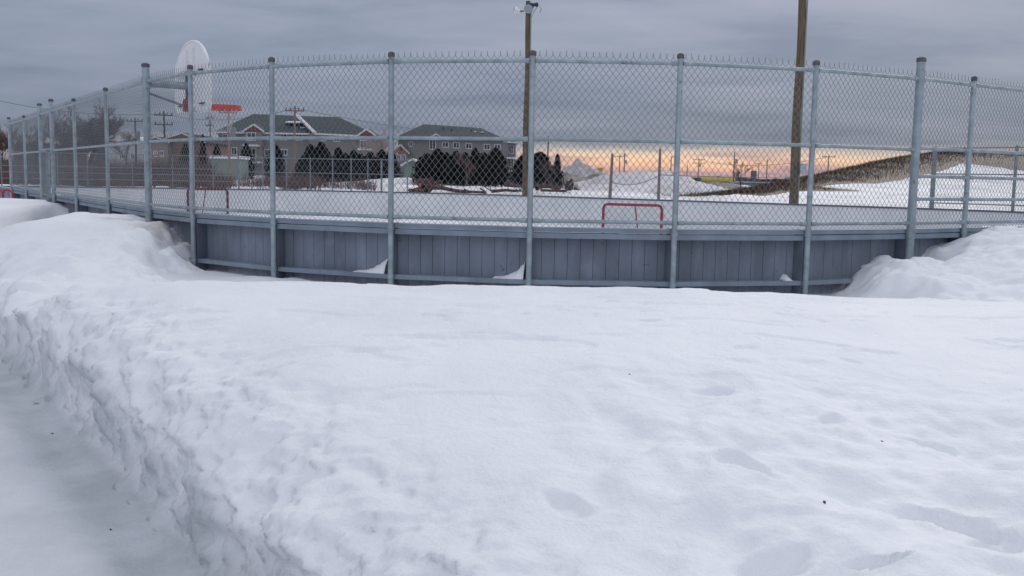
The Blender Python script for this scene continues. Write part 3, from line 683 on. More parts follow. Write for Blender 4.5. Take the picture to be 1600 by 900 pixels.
for i in range(12):                  # torn net
    a0 = 2 * math.pi * i / 12
    for sgn in (1, -1):
        pts = []
        for k in range(5 if i % 3 else 3):
            a = a0 + sgn * k * 0.26; rr = 0.22 - 0.028 * k; pts.append((cxr + rr * math.cos(a), rr * math.sin(a), rz_ - 0.03 - 0.085 * k))
        m.tube(pts, 0.0042, 4)
m.build('net', net_m, rim)

# ------------------------------------------------------------------ hockey goals
dark_red = mat('dark_red_paint', (0.12, 0.015, 0.025), .7)
def goal(loc, rz, label, depth, r, fm=None):
    g = thing('hockey_goal', label, 'hockey goal', loc, rz, 'hockey goals on the ice'); w, h = 0.93, 1.2
    m = MB(); m.tube([(-w, 0, 0.03), (-w, 0, h - .12), (-w + .035, 0, h - .035), (-w + .12, 0, h), (w - .12, 0, h), (w - .035, 0, h - .035), (w, 0, h - .12), (w, 0, 0.03)], r, 10); m.build('goal_frame', fm or red_m, g)
    m = MB(); m.tube([(-w, 0, 0.03), (-w * 0.9, depth, 0.03), (w * .9, depth, 0.03), (w, 0, 0.03)], 0.022, 8); m.build('base_frame', white_m, g)
    m = MB(); td = depth * 0.35; m.tube([(0.0, 0.0, h), (0.0, td, h - 0.01), (0.0, depth, 0.05)], 0.02, 8); m.build('centre_brace', fm or red_m, g)
    m = MB()
    def P(s, t):                     # net sheet: s across, t down the back
        if t < 0.3: y = td * t / 0.3; z = h - 0.01
        else: q = (t - 0.3) / 0.7; y = td + (depth - td) * q; z = (h - 0.01) * (1 - q) + 0.04
        return (s * w * (1 - 0.1 * t), y, z)
    for s in np.linspace(-1, 1, 30): m.tube([P(s, t) for t in (0, .3, .65, 1)], 0.004, 3)
    for t in np.linspace(0, 1, 26): m.tube([P(-1, t), P(1, t)], 0.004, 3)
    for sx in (-1, 1):
        for q in np.linspace(0, 1, 9):
            m.tube([(sx * w, 0, h * (1 - q)), (sx * w * (1 - .1 * q), td + (depth - td) * q, h * (1 - q))], 0.004, 3)
        for q in np.linspace(.1, .9, 6): m.tube([(sx * w, depth * q * .35, h), (sx * w * .95, depth * q, 0.04)], 0.004, 3)
    m.build('net', net_m, g); return g
gl0, gl1 = at_h(940, 318, 1.22), at_h(1037, 320, 1.22); gc = (gl0 + gl1) / 2
goal((gc[0], gc[1], 0), math.atan2(gl1[1] - gl0[1], gl1[0] - gl0[0]) - 0.22, 'red hockey goal with pale net on the ice behind the middle of the near boards', 1.0, 0.045)
gl0, gl1 = at_h(297, 294.5, 1.22), at_h(352, 295, 1.22); gc = (gl0 + gl1) / 2
goal((gc[0], gc[1], 0), math.atan2(gl1[1] - gl0[1], gl1[0] - gl0[0]), 'small dark red hockey goal at the far end below the basketball hoop', 1.0, 0.06, dark_red)

# red tubular rack left of the fence
p = at_y(-8, 312, 24.5); rk = thing('rack', 'bright red tubular rack at the left edge of the picture behind the snow heap', 'rack', (p[0] - 0.1, p[1], 1.15))
bright_red = mat('bright_red', (0.50, 0.015, 0.03), 0.5)
for k in range(4):
    m = MB(); m.tube([(-0.30 + .19 * k + 0.13 * math.cos(a), 0.1 * k, 0.14 + 0.16 * math.sin(a) if math.sin(a) > 0 else 0.14 - 0.3 * (1 - abs(math.cos(a))) ** .5) for a in np.linspace(-0.9, math.pi + .9, 15)], 0.022, 7); m.build('hoop', bright_red, rk)
m = MB(); m.bar((-0.6, 0.1, -0.06), (0.42, 0.35, -0.06), 0.06, 0.05); m.build('base_bar', bright_red, rk)

# ------------------------------------------------------------------ floodlight poles
def light_pole(px, base_py, Yd, top_z, r0, r1, label, lean=0.0, lamps=True):
    b = at_y(px, base_py, Yd); x0, y0 = b[0], b[1]; z0 = 0.4
    root = thing('light_pole', label, 'light pole', (x0, y0, z0), 0, 'wooden floodlight poles behind the far boards'); H = top_z - z0
    m = MB(); n = 12; pts = [(lean * k / n + 0.02 * math.sin(k), 0, H * k / n) for k in range(n + 1)]; m.tube(pts, [r0 + (r1 - r0) * k / n for k in range(n + 1)], 14)
    m.cyl(pts[-1], (pts[-1][0], 0, H + .01), r1, n=14); m.build('pole', wood_m, root)
    m = MB(); m.tube([(r0 + .02, -0.05, 0), (r0 * .9 + lean * .5, -0.1, H * .5), (r1 + .02 + lean * .96, -0.08, H * 0.96)], 0.035, 6); m.build('conduit', mat('conduit', (0.22, 0.24, 0.19), .6), root)
    m = MB(); m.box(r0 - .02, r0 + .22, -0.30, -0.12, 1.9, 2.3); m.build('junction_box', lamp_m, root)
    T = Vector((lean, 0, H))
    def lamp(dx, dy, dz, ax, rad, mm, name='floodlight'):
        c = T + Vector((dx, dy, dz)); ax = Vector(ax).normalized(); m = MB()
        prof = [(-0.32, 0.06), (-0.22, 0.09), (-0.12, rad * 0.6), (0, rad * .92), (0.06, rad)]
        for (t0, ra), (t1, rb) in zip(prof[:-1], prof[1:]): m.cyl(c + ax * t0, c + ax * t1, ra, rb, n=16, caps=False)
        o = m.build(name, mm, root); g = MB(); g.cyl(c + ax * 0.045, c + ax * 0.058, rad * .97, n=16); g.build('glass', sky_glass, o)
        q = MB(); q.tube([c - ax * 0.1, T + Vector((dx * .35, dy * .35, -0.45))], 0.03, 6); q.build('bracket', dark_m, root); return o
    lamp(-0.62, 0.1, -0.40, (-0.75, -0.2, 0.25), 0.17, white_m)
    lamp(0.02, -0.22, -0.38, (-0.25, -0.9, -0.25), 0.22, lamp_m)
    lamp(0.38, 0.1, -0.13, (0.9, 0.3, 0.05), 0.11, dark_m)
    m = MB(); m.tube([T + Vector((0.1, 0, -0.9)), T + Vector((0.25, 0, -0.5)), T + Vector((0.48, 0.1, -0.15)), T + Vector((0.62, 0.1, -0.3)), T + Vector((0.55, 0.1, -0.5))], 0.012, 5); m.build('cable', dark_m, root)
    return root
light_pole(820, 305, 47.6, 10.3, 0.15, 0.105, 'wooden pole topped by three floodlights behind the far boards near the centre')
light_pole(1238.5, 318, 37.6, 10.4, 0.165, 0.135, 'thick brown wooden pole cut off by the top of the picture, right of centre')

# ------------------------------------------------------------------ trees
cedar_m = mat('cedar_foliage', (0.022, 0.022, 0.018), 0.9, 0, 0, 1.3, col2=(0.006, 0.006, 0.006), spec=.1)
bark_m = mat('bare_bark', (0.105, 0.082, 0.082), 0.9, 0, 0.25, 3)
bark_r = mat('reddish_bark', (0.125, 0.075, 0.070), 0.9, 0, 0.25, 3)
bark_w = mat('pale_bark', (0.36, 0.30, 0.29), 0.9, 0, 0.2, 3)
def gz_at(x, y): return float(ground(np.array([[float(x)]]), np.array([[float(y)]]))[0, 0])
def cedar(px, top_py, w_px, Yd, label, kind='cedar_tree', shape='cedar', group='evergreens in front of the apartment buildings', dens=1.0):
    t = at_y(px, top_py, Yd); x0, y0 = t[0], Yd + random.uniform(-1.5, 1.5); z0 = gz_at(x0, y0); H = t[2] - z0; Wd = w_px * Yd / FPX / 2 * 1.6
    root = thing(kind, label, 'evergreen tree', (x0, y0, z0 - 0.05), random.uniform(0, 6.28), group)
    m = MB(); m.cyl((0, 0, 0), (0, 0, H * 0.85), 0.10, 0.03, n=7); m.build('trunk', bark_m, root)
    n = int(1500 * dens); V_ = []; F_ = []
    k = RNG.random(n) ** 0.8
    if shape == 'cedar': R_ = Wd * np.sqrt(np.maximum(0, np.sin(np.pi * np.clip(0.22 + 0.78 * k, 0, 1)))) * (1.08 - 0.42 * k)
    else: R_ = Wd * (1 - k) * (0.72 + 0.5 * np.abs(np.sin(k * 26))) + 0.03
    th = RNG.random(n) * 6.283; lob = 1 + 0.16 * np.sin(th * 3 + k * 7) + 0.10 * np.sin(th * 7 - k * 13) + RNG.normal(0, 0.07, n)
    rad = R_ * lob * np.maximum(0.25, RNG.random(n) ** 0.28)
    c = np.stack([rad * np.cos(th), rad * np.sin(th), 0.02 * H + k * H * 0.96], -1)
    s = np.stack([np.cos(th), np.sin(th), RNG.uniform(-.2, .9, n)], -1); s /= np.linalg.norm(s, axis=1)[:, None]
    u = RNG.normal(size=(n, 3)); u[:, 2] += 1.2; u -= (u * s).sum(1)[:, None] * s * 0.6; u /= np.linalg.norm(u, axis=1)[:, None]; w = np.cross(s, u)
    sz = RNG.uniform(0.10, 0.24, n)[:, None] * (1.0 if shape == 'cedar' else .8)
    vs = np.concatenate([c - w * sz * .5 - u * sz * .3, c + w * sz * .5 - u * sz * .3, c + w * sz * .25 + u * sz, c - w * sz * .25 + u * sz], 1).reshape(-1, 3)
    f = np.arange(4 * n).reshape(n, 4)
    np_mesh('crown', vs, f, cedar_m, root, False)
    # dark inner mass of twigs
    m = MB(); ring_n = 10; vs = []; L_ = 9
    for j in range(L_ + 1):
        kk = j / L_; rr = (Wd * math.sqrt(max(0, math.sin(math.pi * min(1, .22 + .78 * kk)))) * (1.08 - .42 * kk) if shape == 'cedar' else Wd * (1 - kk) * 0.7) * 0.74 + .01
        for i in range(ring_n): a = 6.283 * i / ring_n; vs.append((rr * math.cos(a) * random.uniform(.85, 1.1), rr * math.sin(a) * random.uniform(.85, 1.1), 0.05 * H + kk * H * 0.88))
    m.add(vs, [(j * ring_n + i, j * ring_n + (i + 1) % ring_n, (j + 1) * ring_n + (i + 1) % ring_n, (j + 1) * ring_n + i) for j in range(L_) for i in range(ring_n)]); m.build('inner_twigs', cedar_m, root)
    return root
def bare(px, top_py, Yd, spread, label, mm=None, kind='bare_tree', levels=4, r=0.14, seed=1, base=None, trunks=1, group=None, br=4):
    mm = mm or bark_m
    t = at_y(px, top_py, Yd); x0 = t[0]; z0 = gz_at(x0, Yd) if base is None else base; H = t[2] - z0
    root = thing(kind, label, 'bare tree', (x0, Yd, z0 - 0.05), 0, group); rg = random.Random(seed); tr = MB(); tw = MB()
    def grow(p, d, ln, rad, lv):
        pts = [p]; n = 4; q = p
        for k in range(n):
            d = (d + Vector((rg.gauss(0, .13), rg.gauss(0, .13), rg.gauss(0, .06) + 0.05))).normalized(); q = q + d * ln / n; pts.append(q)
        rs = [max(rad * (1 - 0.5 * k / n), 0.008) for k in range(n + 1)]
        (tr if lv == levels else tw).tube(pts, rs, 6 if lv >= levels - 1 else 3)
        if lv == 0: return
        for k in range(br + (1 if lv < levels else 2)):
            f = rg.uniform(0.3, 1.0); i = min(n - 1, int(f * n)); b = pts[i] + (pts[i + 1] - pts[i]) * (f * n - i)
            a = rg.uniform(0, 6.283); tilt = rg.uniform(0.35, 0.95) * spread
            nd = (d + Vector((math.cos(a), math.sin(a), 0)) * tilt).normalized()
            grow(b, nd, ln * rg.uniform(0.5, 0.78), rad * 0.45 * (1.15 - .5 * f), lv - 1)
    for k in range(trunks):
        a = rg.uniform(0, 6.283); d0 = Vector((math.cos(a) * .22, math.sin(a) * .1, 1)).normalized() if trunks > 1 else Vector((0, 0, 1))
        grow(Vector((rg.uniform(-.2, .2) * (trunks > 1), 0, 0)), d0, H * 0.50 * (1 if trunks == 1 else rg.uniform(.8, 1)), r, levels)
    # scale to the measured height
    zm = max([v[2] for v in tw.v] + [1e-3]); sc = H / zm
    for mb in (tr, tw): mb.v = [(v[0] * (0.5 + .5 * sc), v[1] * (.5 + .5 * sc), v[2] * sc) for v in mb.v]
    tr.build('trunk', mm, root); tw.build('crown', mm, root); return root

H1 = [(474, 243, 22, 'lowest dark cedar at the left end of the long hedge, next to the utility pole'), (486, 226, 24, 'tall dark cedar second from the left in the long hedge'), (500, 222, 24, 'tallest pointed cedar in the left part of the long hedge'), (512, 233, 20, 'rounded cedar right of the tallest one in the long hedge'), (526, 231, 19, 'narrow pointed cedar near the middle of the long hedge'), (539, 240, 20, 'short cedar in a dip of the long hedge'),
      (551, 235, 20, 'pointed cedar right of the dip in the long hedge'), (565, 241, 22, 'broad flat-topped cedar in the long hedge'), (580, 238, 22, 'cedar below the right gable of the left apartment building'), (594, 234, 22, 'cedar just left of a fence post at the hedge end'), (610, 236, 22, 'cedar at the right end of the long hedge behind the fence post')]
for a in H1: cedar(a[0], a[1], a[2], 92, a[3])
H2 = [(668, 241, 30, 'low broad cedar right of the green garden shed'), (684, 233, 26, 'tall cedar at the left side of the second hedge'), (699, 240, 20, 'short cedar left of the bare sapling in the second hedge'), (713, 237, 20, 'cedar just left of the bare sapling in the second hedge'),
      (728, 240, 20, 'cedar directly behind the bare sapling'), (743, 233, 18, 'slim pointed cedar right of the bare sapling'), (757, 240, 20, 'short cedar between two taller ones in the second hedge'), (775, 232, 34, 'largest bushy cedar at the right end of the second hedge')]
for a in H2: cedar(a[0], a[1], a[2], 80, a[3])
cedar(380, 223, 17, 112, 'narrow cedar against the left part of the left apartment building')
cedar(434, 226, 22, 112, 'dark cedar half hidden behind a fence post before the left apartment building')
cedar(289, 224, 14, 120, 'dark conifer beside the brown house left of the hoop')
cedar(322, 210, 13, 120, 'dark slender spruce between the brown house and the apartments', 'spruce_tree', 'spruce')
cedar(337, 226, 12, 122, 'small dark conifer left of the pale green shed')
cedar(817, 243, 24, 74, 'round dark cedar left of the central light pole')
cedar(845, 237, 36, 66, 'big dark cedar right of the central light pole', dens=1.3)
cedar(871, 240, 20, 70, 'small pointed spruce against the bright sky right of the big cedar', 'spruce_tree', 'spruce', dens=.35)
bare(133, 152, 62, 1.0, 'large spreading bare tree behind the left fence', r=0.20, seed=4, levels=5, trunks=3, br=3)
bare(98, 165, 66, 0.9, 'tall bare tree left of the largest one', r=0.16, seed=9, levels=5, trunks=2, br=3)
bare(40, 165, 72, 0.9, 'thin bare tree behind the leftmost fence bays', r=0.12, seed=14, levels=4, trunks=2)
bare(3, 190, 60, 0.9, 'reddish bare tree at the left edge of the picture', bark_r, seed=17, levels=4, r=.1, trunks=2)
bare(196, 195, 120, 1.0, 'hazy bare tree behind the white building roof', seed=21, levels=4, r=.14)
bare(235, 196, 130, 1.0, 'bare tree between the two left utility poles', seed=22, levels=4, r=.14)
bare(272, 205, 135, 1.0, 'faint bare tree behind the brown house roof', seed=23, levels=4, r=.13)
bare(592, 193, 125, 1.0, 'pale bare tree between the two apartment buildings', bark_w, seed=25, levels=4, r=.13, trunks=2)
bare(606, 205, 122, 1.0, 'smaller pale bare tree at the corner of the left apartment building', bark_w, seed=26, levels=4, r=.10, trunks=2)
bare(731, 232, 58, 0.8, 'reddish bare sapling standing in the snow before the second hedge', bark_r, 'sapling', 3, .06, 31)
bare(864, 238, 50, 0.7, 'bare sapling in the snow right of the big cedar', bark_m, 'sapling', 3, .05, 33)
bare(1158, 248, 56, 0.7, 'thin bare sapling beside the dirty snow pile', bark_m, 'sapling', 3, .045, 36)

# reddish brush along the left and on the bank
def brush(name, regions, mm):
    V_ = []; F_ = []; b0 = 0; vs = []; fs = []
    for (x0, x1, ya, yb, n, h0, h1) in regions:
        xs_ = RNG.uniform(x0, x1, n); Y_ = RNG.uniform(ya, yb, n); X_ = (xs_ - 800) / FPX * Y_
        Zg = ground(X_[None, :], Y_[None, :])[0]; dens = fbm(X_[None, :] * .35, Y_[None, :] * .35, 151, 3)[0]; ok = (dens > 0.0 + 0.25 * RNG.random(n) - .2) & (sdf(X_, Y_) > 0.5)
        X_, Y_, Zg = X_[ok], Y_[ok], Zg[ok]; m_ = len(X_); hh = RNG.uniform(h0, h1, m_)
        for k in range(3):
            lean = RNG.normal(0, 0.30, (m_, 2)) * hh[:, None]; f_ = RNG.uniform(.6, 1, m_); wd = RNG.uniform(0.010, 0.022, m_)
            b = np.stack([X_, Y_, Zg - .05], -1); mid = b + np.stack([lean[:, 0] * .35, lean[:, 1] * .35, hh * f_ * .55], -1); tp = b + np.stack([lean[:, 0], lean[:, 1], hh * f_], -1)
            a = RNG.uniform(0, 6.28, m_); w = np.stack([np.cos(a) * wd, np.sin(a) * wd, 0 * wd], -1)
            q = np.stack([b - w, b + w, mid - w * .7, mid + w * .7, tp], 1); vs.append(q.reshape(-1, 3))
            i = b0 + np.arange(m_)[:, None] * 5; fs.append(i + np.array([[0, 1, 3, 2]])); fs.append(i + np.array([[2, 3, 4, 4]])); b0 += m_ * 5
    v = np.concatenate(vs); f = np.concatenate(fs); tri = f[f[:, 2] == f[:, 3]][:, :3]; quad = f[f[:, 2] != f[:, 3]]
    me = bpy.data.meshes.new(name); me.from_pydata(v.tolist(), [], quad.tolist() + tri.tolist()); me.update()
    return stuff(link(name, me, mm))
brush('brush', [(-60, 300, 53, 66, 4200, .5, 1.3), (150, 500, 53, 72, 4800, .4, 1.15), (-60, 330, 70, 90, 3800, 1.2, 2.3), (420, 585, 54, 66, 1600, .3, .9)], bark_r)['label'] = 'tangled reddish brown brush on the bank behind the far left boards'
brush('dry_weeds', [(640, 830, 62, 72, 500, .3, .7), (800, 900, 56, 66, 420, .3, .8), (835, 960, 80, 120, 300, .4, 1.0), (-60, 330, 66, 95, 1800, 1.0, 2.6)], bark_m)['label'] = 'thin dry weeds and twigs in the snow before the hedges'
# dry grass standing on the hill crest
n = 26000; A_ = RNG.uniform(0, len(HILL) - 1 - 1e-6, n); ia = A_.astype(int); fa = A_ - ia; Hh = np.array(HILL)
bx_ = Hh[ia, 0] * (1 - fa) + Hh[ia + 1, 0] * fa + RNG.normal(0, 1.6, n); by_ = Hh[ia, 1] * (1 - fa) + Hh[ia + 1, 1] * fa + RNG.normal(0, 2.2, n)
_a, _p, _d = hill(bx_, by_); okb = (_d < np.interp(_p, [a for a, b in dl], [b for a, b in dl]) - .5) & (_p > 1.2); bx_, by_ = bx_[okb], by_[okb]; n = len(bx_); bz_ = ground(bx_[None, :], by_[None, :])[0]; hh = RNG.uniform(.08, .26, n); a = RNG.uniform(0, 6.28, n); w = np.stack([np.cos(a), np.sin(a), 0 * a], -1) * .02
b = np.stack([bx_, by_, bz_ - .02], -1); tp = b + np.stack([RNG.normal(0, .08, n), RNG.normal(0, .08, n), hh], -1)
g_ = stuff(np_mesh('dry_grass', np.stack([b - w, b + w, tp], 1).reshape(-1, 3), np.arange(3 * n).reshape(n, 3), mat('straw', (0.085, 0.046, 0.013), .9, 0, .3, 2), None, False)); g_['label'] = 'short dry brown grass on the crest of the hill'

# fallen branches and logs on the bank
log_m = mat('log_bark', (0.085, 0.045, 0.040), 0.9, 0, 0.3, 4)
def log(pxs, Yd, r, label, name='fallen_branch'):
    pts = []
    for px, py in pxs: p = at_y(px, py, Yd); pts.append((p[0], Yd + random.uniform(-.2, .2), max(p[2], gz_at(p[0], Yd) + r * .4)))
    mid = pts[len(pts) // 2]; m = MB(); m.tube([(p[0] - mid[0], p[1] - mid[1], p[2] - mid[2]) for p in pts], [r * (1 - .5 * k / (len(pts) - 1)) for k in range(len(pts))], 7)
    for k in range(6):
        q = Vector(pts[random.randrange(len(pts))]) - Vector(mid); m.tube([q, q + Vector((random.uniform(-.5, .5), random.uniform(-.2, .2), random.uniform(.1, .4)))], r * .3, 4)
    o = m.build(name, log_m); o.location = mid; tag(o, label, 'fallen branch', 'fallen branches on the snowy bank')
log([(664, 296), (672, 293), (690, 293.5), (712, 298), (735, 301), (760, 303)], 52, 0.14, 'long dark fallen branch lying on the bank right of the orange scrap')
log([(664, 297), (669, 295), (674, 294)], 51.5, 0.30, 'thick dark root end of the fallen branch pile')
log([(640, 297), (650, 298), (660, 299)], 50.5, 0.10, 'short dark branch below the orange scrap')
log([(768, 299), (790, 297), (812, 299), (825, 301)], 50, 0.09, 'thin dark branch on the bank left of the central light pole')
log([(845, 304), (868, 305), (884, 298), (890, 292)], 49, 0.10, 'bent reddish branch curving up right of the central light pole')
log([(886, 290), (893, 296)], 49.5, 0.22, 'stubby dark stump at the tip of the bent branch')
log([(838, 294), (848, 290), (862, 292), (874, 296)], 54, 0.16, 'dark log on the snow below the big cedar', 'log')
log([(790, 288), (800, 291), (811, 294)], 66, 0.35, 'dark heap of cuttings below the right balconies', 'log')
log([(655, 285), (668, 284), (680, 288)], 68, 0.30, 'dark red log at the foot of the second hedge', 'log')
# orange scrap
p = at_y(653, 296, 52); m = MB(); m.poly([(-.28, 0, -.1), (-.05, .05, -.16), (.22, 0, -.1), (.2, 0.05, .12), (.08, 0, .32), (-.02, .03, .12)], (0, 0.12, 0.02)); o = m.build('tarp_scrap', mat('orange_plastic', (0.75, 0.10, 0.04), .5)); o.location = (p[0], p[1], max(p[2], gz_at(p[0], p[1]) + .1)); tag(o, 'small crumpled orange scrap on the snow bank beside the fallen branches', 'scrap')

# ------------------------------------------------------------------ buildings
stucco = mat('taupe_siding', (0.185, 0.178, 0.172), 0.9, 0, 0.08, 0.5, detail=6)
roof_m = mat('green_grey_shingle', (0.052, 0.066, 0.070), 0.9, 0, 0.22, 2.5, stretch=(1, 1, 3))
trim_m = mat('white_trim', (0.60, 0.58, 0.60), 0.7)
brick_m = mat('red_gable', (0.20, 0.075, 0.06), 0.9, 0, 0.2, 4)
class Bld:
    def __init__(s, name, label, cat, px, Yd, z0=0.6, group=None):
        s.Y = Yd; p = at_y(px, hor(px), Yd); s.x0 = p[0]; s.z0 = z0; s.root = thing(name, label, cat, (s.x0, Yd, z0), 0, group)
    def P(s, px, py, dy=0.0):          # local point on the facade plane, set back by dy
        p = at_y(px, py, s.Y); return (p[0] - s.x0, dy, p[2] - s.z0)
    def window(s, px, py, w, h, dy=0.0, split=True, trim=None):
        x, _, z = s.P(px, py); k = s.Y / FPX; w *= k / 2; h *= k / 2
        m = MB(); m.box(x - w - .1, x + w + .1, dy - .06, dy - .002, z + h, z + h + .1); m.box(x - w - .1, x + w + .1, dy - .08, dy - .002, z - h - .1, z - h)
        m.box(x - w - .1, x - w, dy - .06, dy - .002, z - h, z + h); m.box(x + w, x + w + .1, dy - .06, dy - .002, z - h, z + h)
        if split: m.box(x - .035, x + .035, dy - .05, dy - .003, z - h, z + h)
        f = m.build('window', trim or trim_m, s.root); g = MB(); g.box(x - w, x + w, dy - .025, dy - .0035, z - h, z + h); g.build('pane', glass_m, f)
    def balcony(s, px0, px1, py, dy=0.0):
        a = s.P(px0, py); b = s.P(px1, py); m = MB(); m.box(a[0], b[0], dy - 1.3, dy - .01, a[2] - .2, a[2] + .05); o = m.build('balcony', trim_m, s.root)
        r = MB(); r.box(a[0], b[0], dy - 1.3, dy - 1.26, a[2] + 1.0, a[2] + 1.05)
        for x in np.arange(a[0], b[0] + .01, .3): r.box(x, x + .03, dy - 1.3, dy - 1.26, a[2] + .051, a[2] + 1.0)
        r.build('railing', steel_d, o)
    def gable(s, px0, pxm, px1, py0, pym, dy):
        a = s.P(px0, py0); t = s.P(pxm, pym); b = s.P(px1, py0); m = MB(); m.poly([(a[0], dy, a[2]), (b[0], dy, b[2]), (t[0], dy, t[2])], (0, .3, 0)); m.build('gable', brick_m, s.root)
        m = MB(); m.bar((a[0] - .3, dy - .1, a[2] - .15), (t[0], dy - .1, t[2] + .08), .35, .22); m.bar((t[0], dy - .101, t[2] + .085), (b[0] + .3, dy - .101, b[2] - .15), .35, .22); g = m.build('gable_trim', trim_m, s.root)
        r = MB(); r.add([(a[0] - .3, dy, a[2] + .02), (t[0], dy, t[2] + .24), (t[0], dy + 4.5, t[2] + .24), (a[0] - .3, dy + 4.5, a[2] + .02)], [(0, 1, 2, 3)]); r.add([(b[0] + .3, dy, b[2] + .02), (t[0], dy, t[2] + .24), (t[0], dy + 4.5, t[2] + .24), (b[0] + .3, dy + 4.5, b[2] + .02)], [(3, 2, 1, 0)]); r.build('gable_roof', roof_m, s.root)
# left apartment building
A = Bld('apartment_building', 'wide grey-roofed apartment building left of centre with a white snow patch on its roof', 'building', 420, 150, group='taupe apartment buildings')
def body(B, pxa, pxb, py_eave, depth, dy=0.0):
    a = B.P(pxa, py_eave); b = B.P(pxb, py_eave); m = MB(); m.box(a[0], b[0], dy, dy + depth, 0, a[2]); m.build('wall', stucco, B.root)
body(A, 341, 488, 206.5, 14); body(A, 486, 584, 209.5, 12, -1.5); 
def hip(B, ea, eb, ra, rb, dy, depth, rise_dy, name='roof', over=.6):
    # ea, eb: eave ends (px, py) at the front; ra, rb: ridge ends
    a = B.P(*ea); b = B.P(*eb); f0 = dy - over; f1 = dy + depth + over; ry = dy + depth / 2
    def R(p): q = at_y(p[0], p[1], B.Y + ry); return (q[0] - B.x0, ry, q[2] - B.z0)
    ka = (B.Y + f0) / B.Y
    qa = at_y(ea[0], ea[1], B.Y + f0); qb = at_y(eb[0], eb[1], B.Y + f0); a = (qa[0] - B.x0, f0, qa[2] - B.z0); b = (qb[0] - B.x0, f0, qb[2] - B.z0)
    r0 = R(ra); r1 = R(rb); c = (b[0], f1, b[2]); d = (a[0], f1, a[2])
    m = MB(); m.add([a, b, c, d, r0, r1], [(0, 1, 5, 4), (1, 2, 5), (2, 3, 4, 5), (3, 0, 4), (3, 2, 1, 0)]); o = m.build(name, roof_m, B.root)
    m = MB(); m.bar((a[0], a[1] - .03, a[2] - .06), (b[0], b[1] - .03, b[2] - .06), .06, .24); m.bar((a[0] - .03, a[1], a[2] - .06), (d[0] - .03, d[1], d[2] - .06), .06, .24); m.bar((b[0] + .03, b[1], b[2] - .06), (c[0] + .03, c[1], c[2] - .06), .06, .24); m.build('fascia', trim_m, B.root)
    return a, b, r0, r1
hip(A, (334, 206), (500, 209), (396, 178), (466, 181), 0, 14, 0)
a_, b2_, r0_, r1_ = hip(A, (492, 208.5), (590, 213), (464, 181), (529, 183), -1.5, 12, 0)
m = MB(); m.bar((a_[0], a_[1] - .05, a_[2] + .1), (r0_[0], r0_[1] - .05, r0_[2] + .1), .5, .25); m.build('verge_board', trim_m, A.root)
p = A.P(455, 190, 2.5); m = MB(); m.blob((p[0], 3.2, p[2] + .02), (1.7, 1.2, 0.22), 3, 12, .2); m.blob((p[0] + 1.3, 2.2, p[2] - .8), (.7, .5, 0.12), 5, 10, .2)
m.build('roof_snow', snow_m, A.root)
m = MB()
for px, py in ((444, 186), (490, 184), (516, 187)): q = A.P(px, py); m.box(q[0] - .12, q[0] + .12, 4.6, 4.85, q[2] - .8, q[2] + .25)
m.build('roof_vent', dark_m, A.root)
A.gable(385, 400, 413, 205, 196, -1.2); 
a = A.P(386, 205); b = A.P(412, 205); m = MB(); m.box(a[0], b[0], -1.19, -.002, 0, a[2] - .1); m.build('bay', stucco, A.root)
A.gable(566, 577, 588, 211.5, 204, -2.6)
a = A.P(567, 212); b = A.P(584, 212); m = MB(); m.box(a[0], b[0], -2.59, -1.502, 0, a[2] - .1); m.build('bay', stucco, A.root)
for px, py, w, h, dy in ((396, 214, 12, 11, -1.19), (397, 240, 11, 15, -1.19), (419, 213.5, 9, 8, 0), (419, 238, 9, 8, 0), (443, 214, 9, 8, 0), (444, 238, 8, 8, 0), (467, 214.5, 9, 8, 0), (352, 214, 6, 7, 0), (363, 214, 5, 7, 0), (366, 236, 7, 10, 0), (507, 217, 8, 6, -1.5), (529, 218, 8, 6, -1.5), (572, 226, 9, 10, -2.59), (343, 236, 5, 9, 0), (352, 237, 7, 10, 0)):
    A.window(px, py, w, h, dy)
A.balcony(386, 410, 227, -1.19); A.balcony(389, 412, 253, -1.19); A.balcony(565, 586, 233.5, -2.59)
A.gable(340, 349, 357, 228, 221, -1.0)
a = A.P(341, 228); b = A.P(356, 228); m = MB(); m.box(a[0], b[0], -.99, -.002, 0, a[2] - .1); m.build('bay', stucco, A.root)
A.window(345, 237, 5, 9, -.99); A.window(352.5, 237, 4, 9, -.99)
# right apartment building
B = Bld('apartment_building', 'hip-roofed apartment building behind the second hedge, with stacked balconies at its right end', 'building', 712, 170, group='taupe apartment buildings')
body(B, 622, 794, 217.5, 14)
hip(B, (616, 215), (793, 218.5), (662, 194), (751, 200), 0, 14, 0)
a = B.P(793, 221); b = B.P(806, 221); m = MB(); m.box(a[0] + .01, b[0], 1.2, 9, 0, a[2]); m.build('wall', stucco, B.root)
hip(B, (787, 221), (809, 222.5), (797, 216), (801, 216.5), 0.5, 9, 0, 'porch_roof')
for px, py, w, h in ((696, 226, 8, 7), (713, 227, 8, 7), (732.5, 228, 8, 7), (761, 229.5, 8, 7), (777, 230, 8, 7), (676, 226, 8, 13), (642, 225, 5, 6)): B.window(px, py, w, h)
for py in (233, 254): B.window(798.5, py, 6, 12, 1.2)
for py in (246, 266): B.balcony(790, 807, py, 1.2)
B.gable(672, 682, 691, 215.5, 210.5, -.8)
B.gable(617, 630, 641, 240, 228, -4)
a = B.P(618, 240); b = B.P(640, 240); m = MB(); m.box(a[0], b[0], -3.99, -.002, 0, a[2] - .1); m.build('bay', stucco, B.root); B.window(627, 247, 5, 7, -3.99); B.window(635, 247, 4, 7, -3.99)
m = MB(); q = B.P(750, 212)
for dx, dz, s in ((0, 0, .5), (-1.0, .8, .25), (-.6, 1.6, .2), (.3, .7, .3)): m.blob((q[0] + dx, 2.7 + dz, q[2] + dz * .9 + .1), (s, s, .1), 7, 8, .2)
m.build('roof_snow', snow_m, B.root)
m = MB()
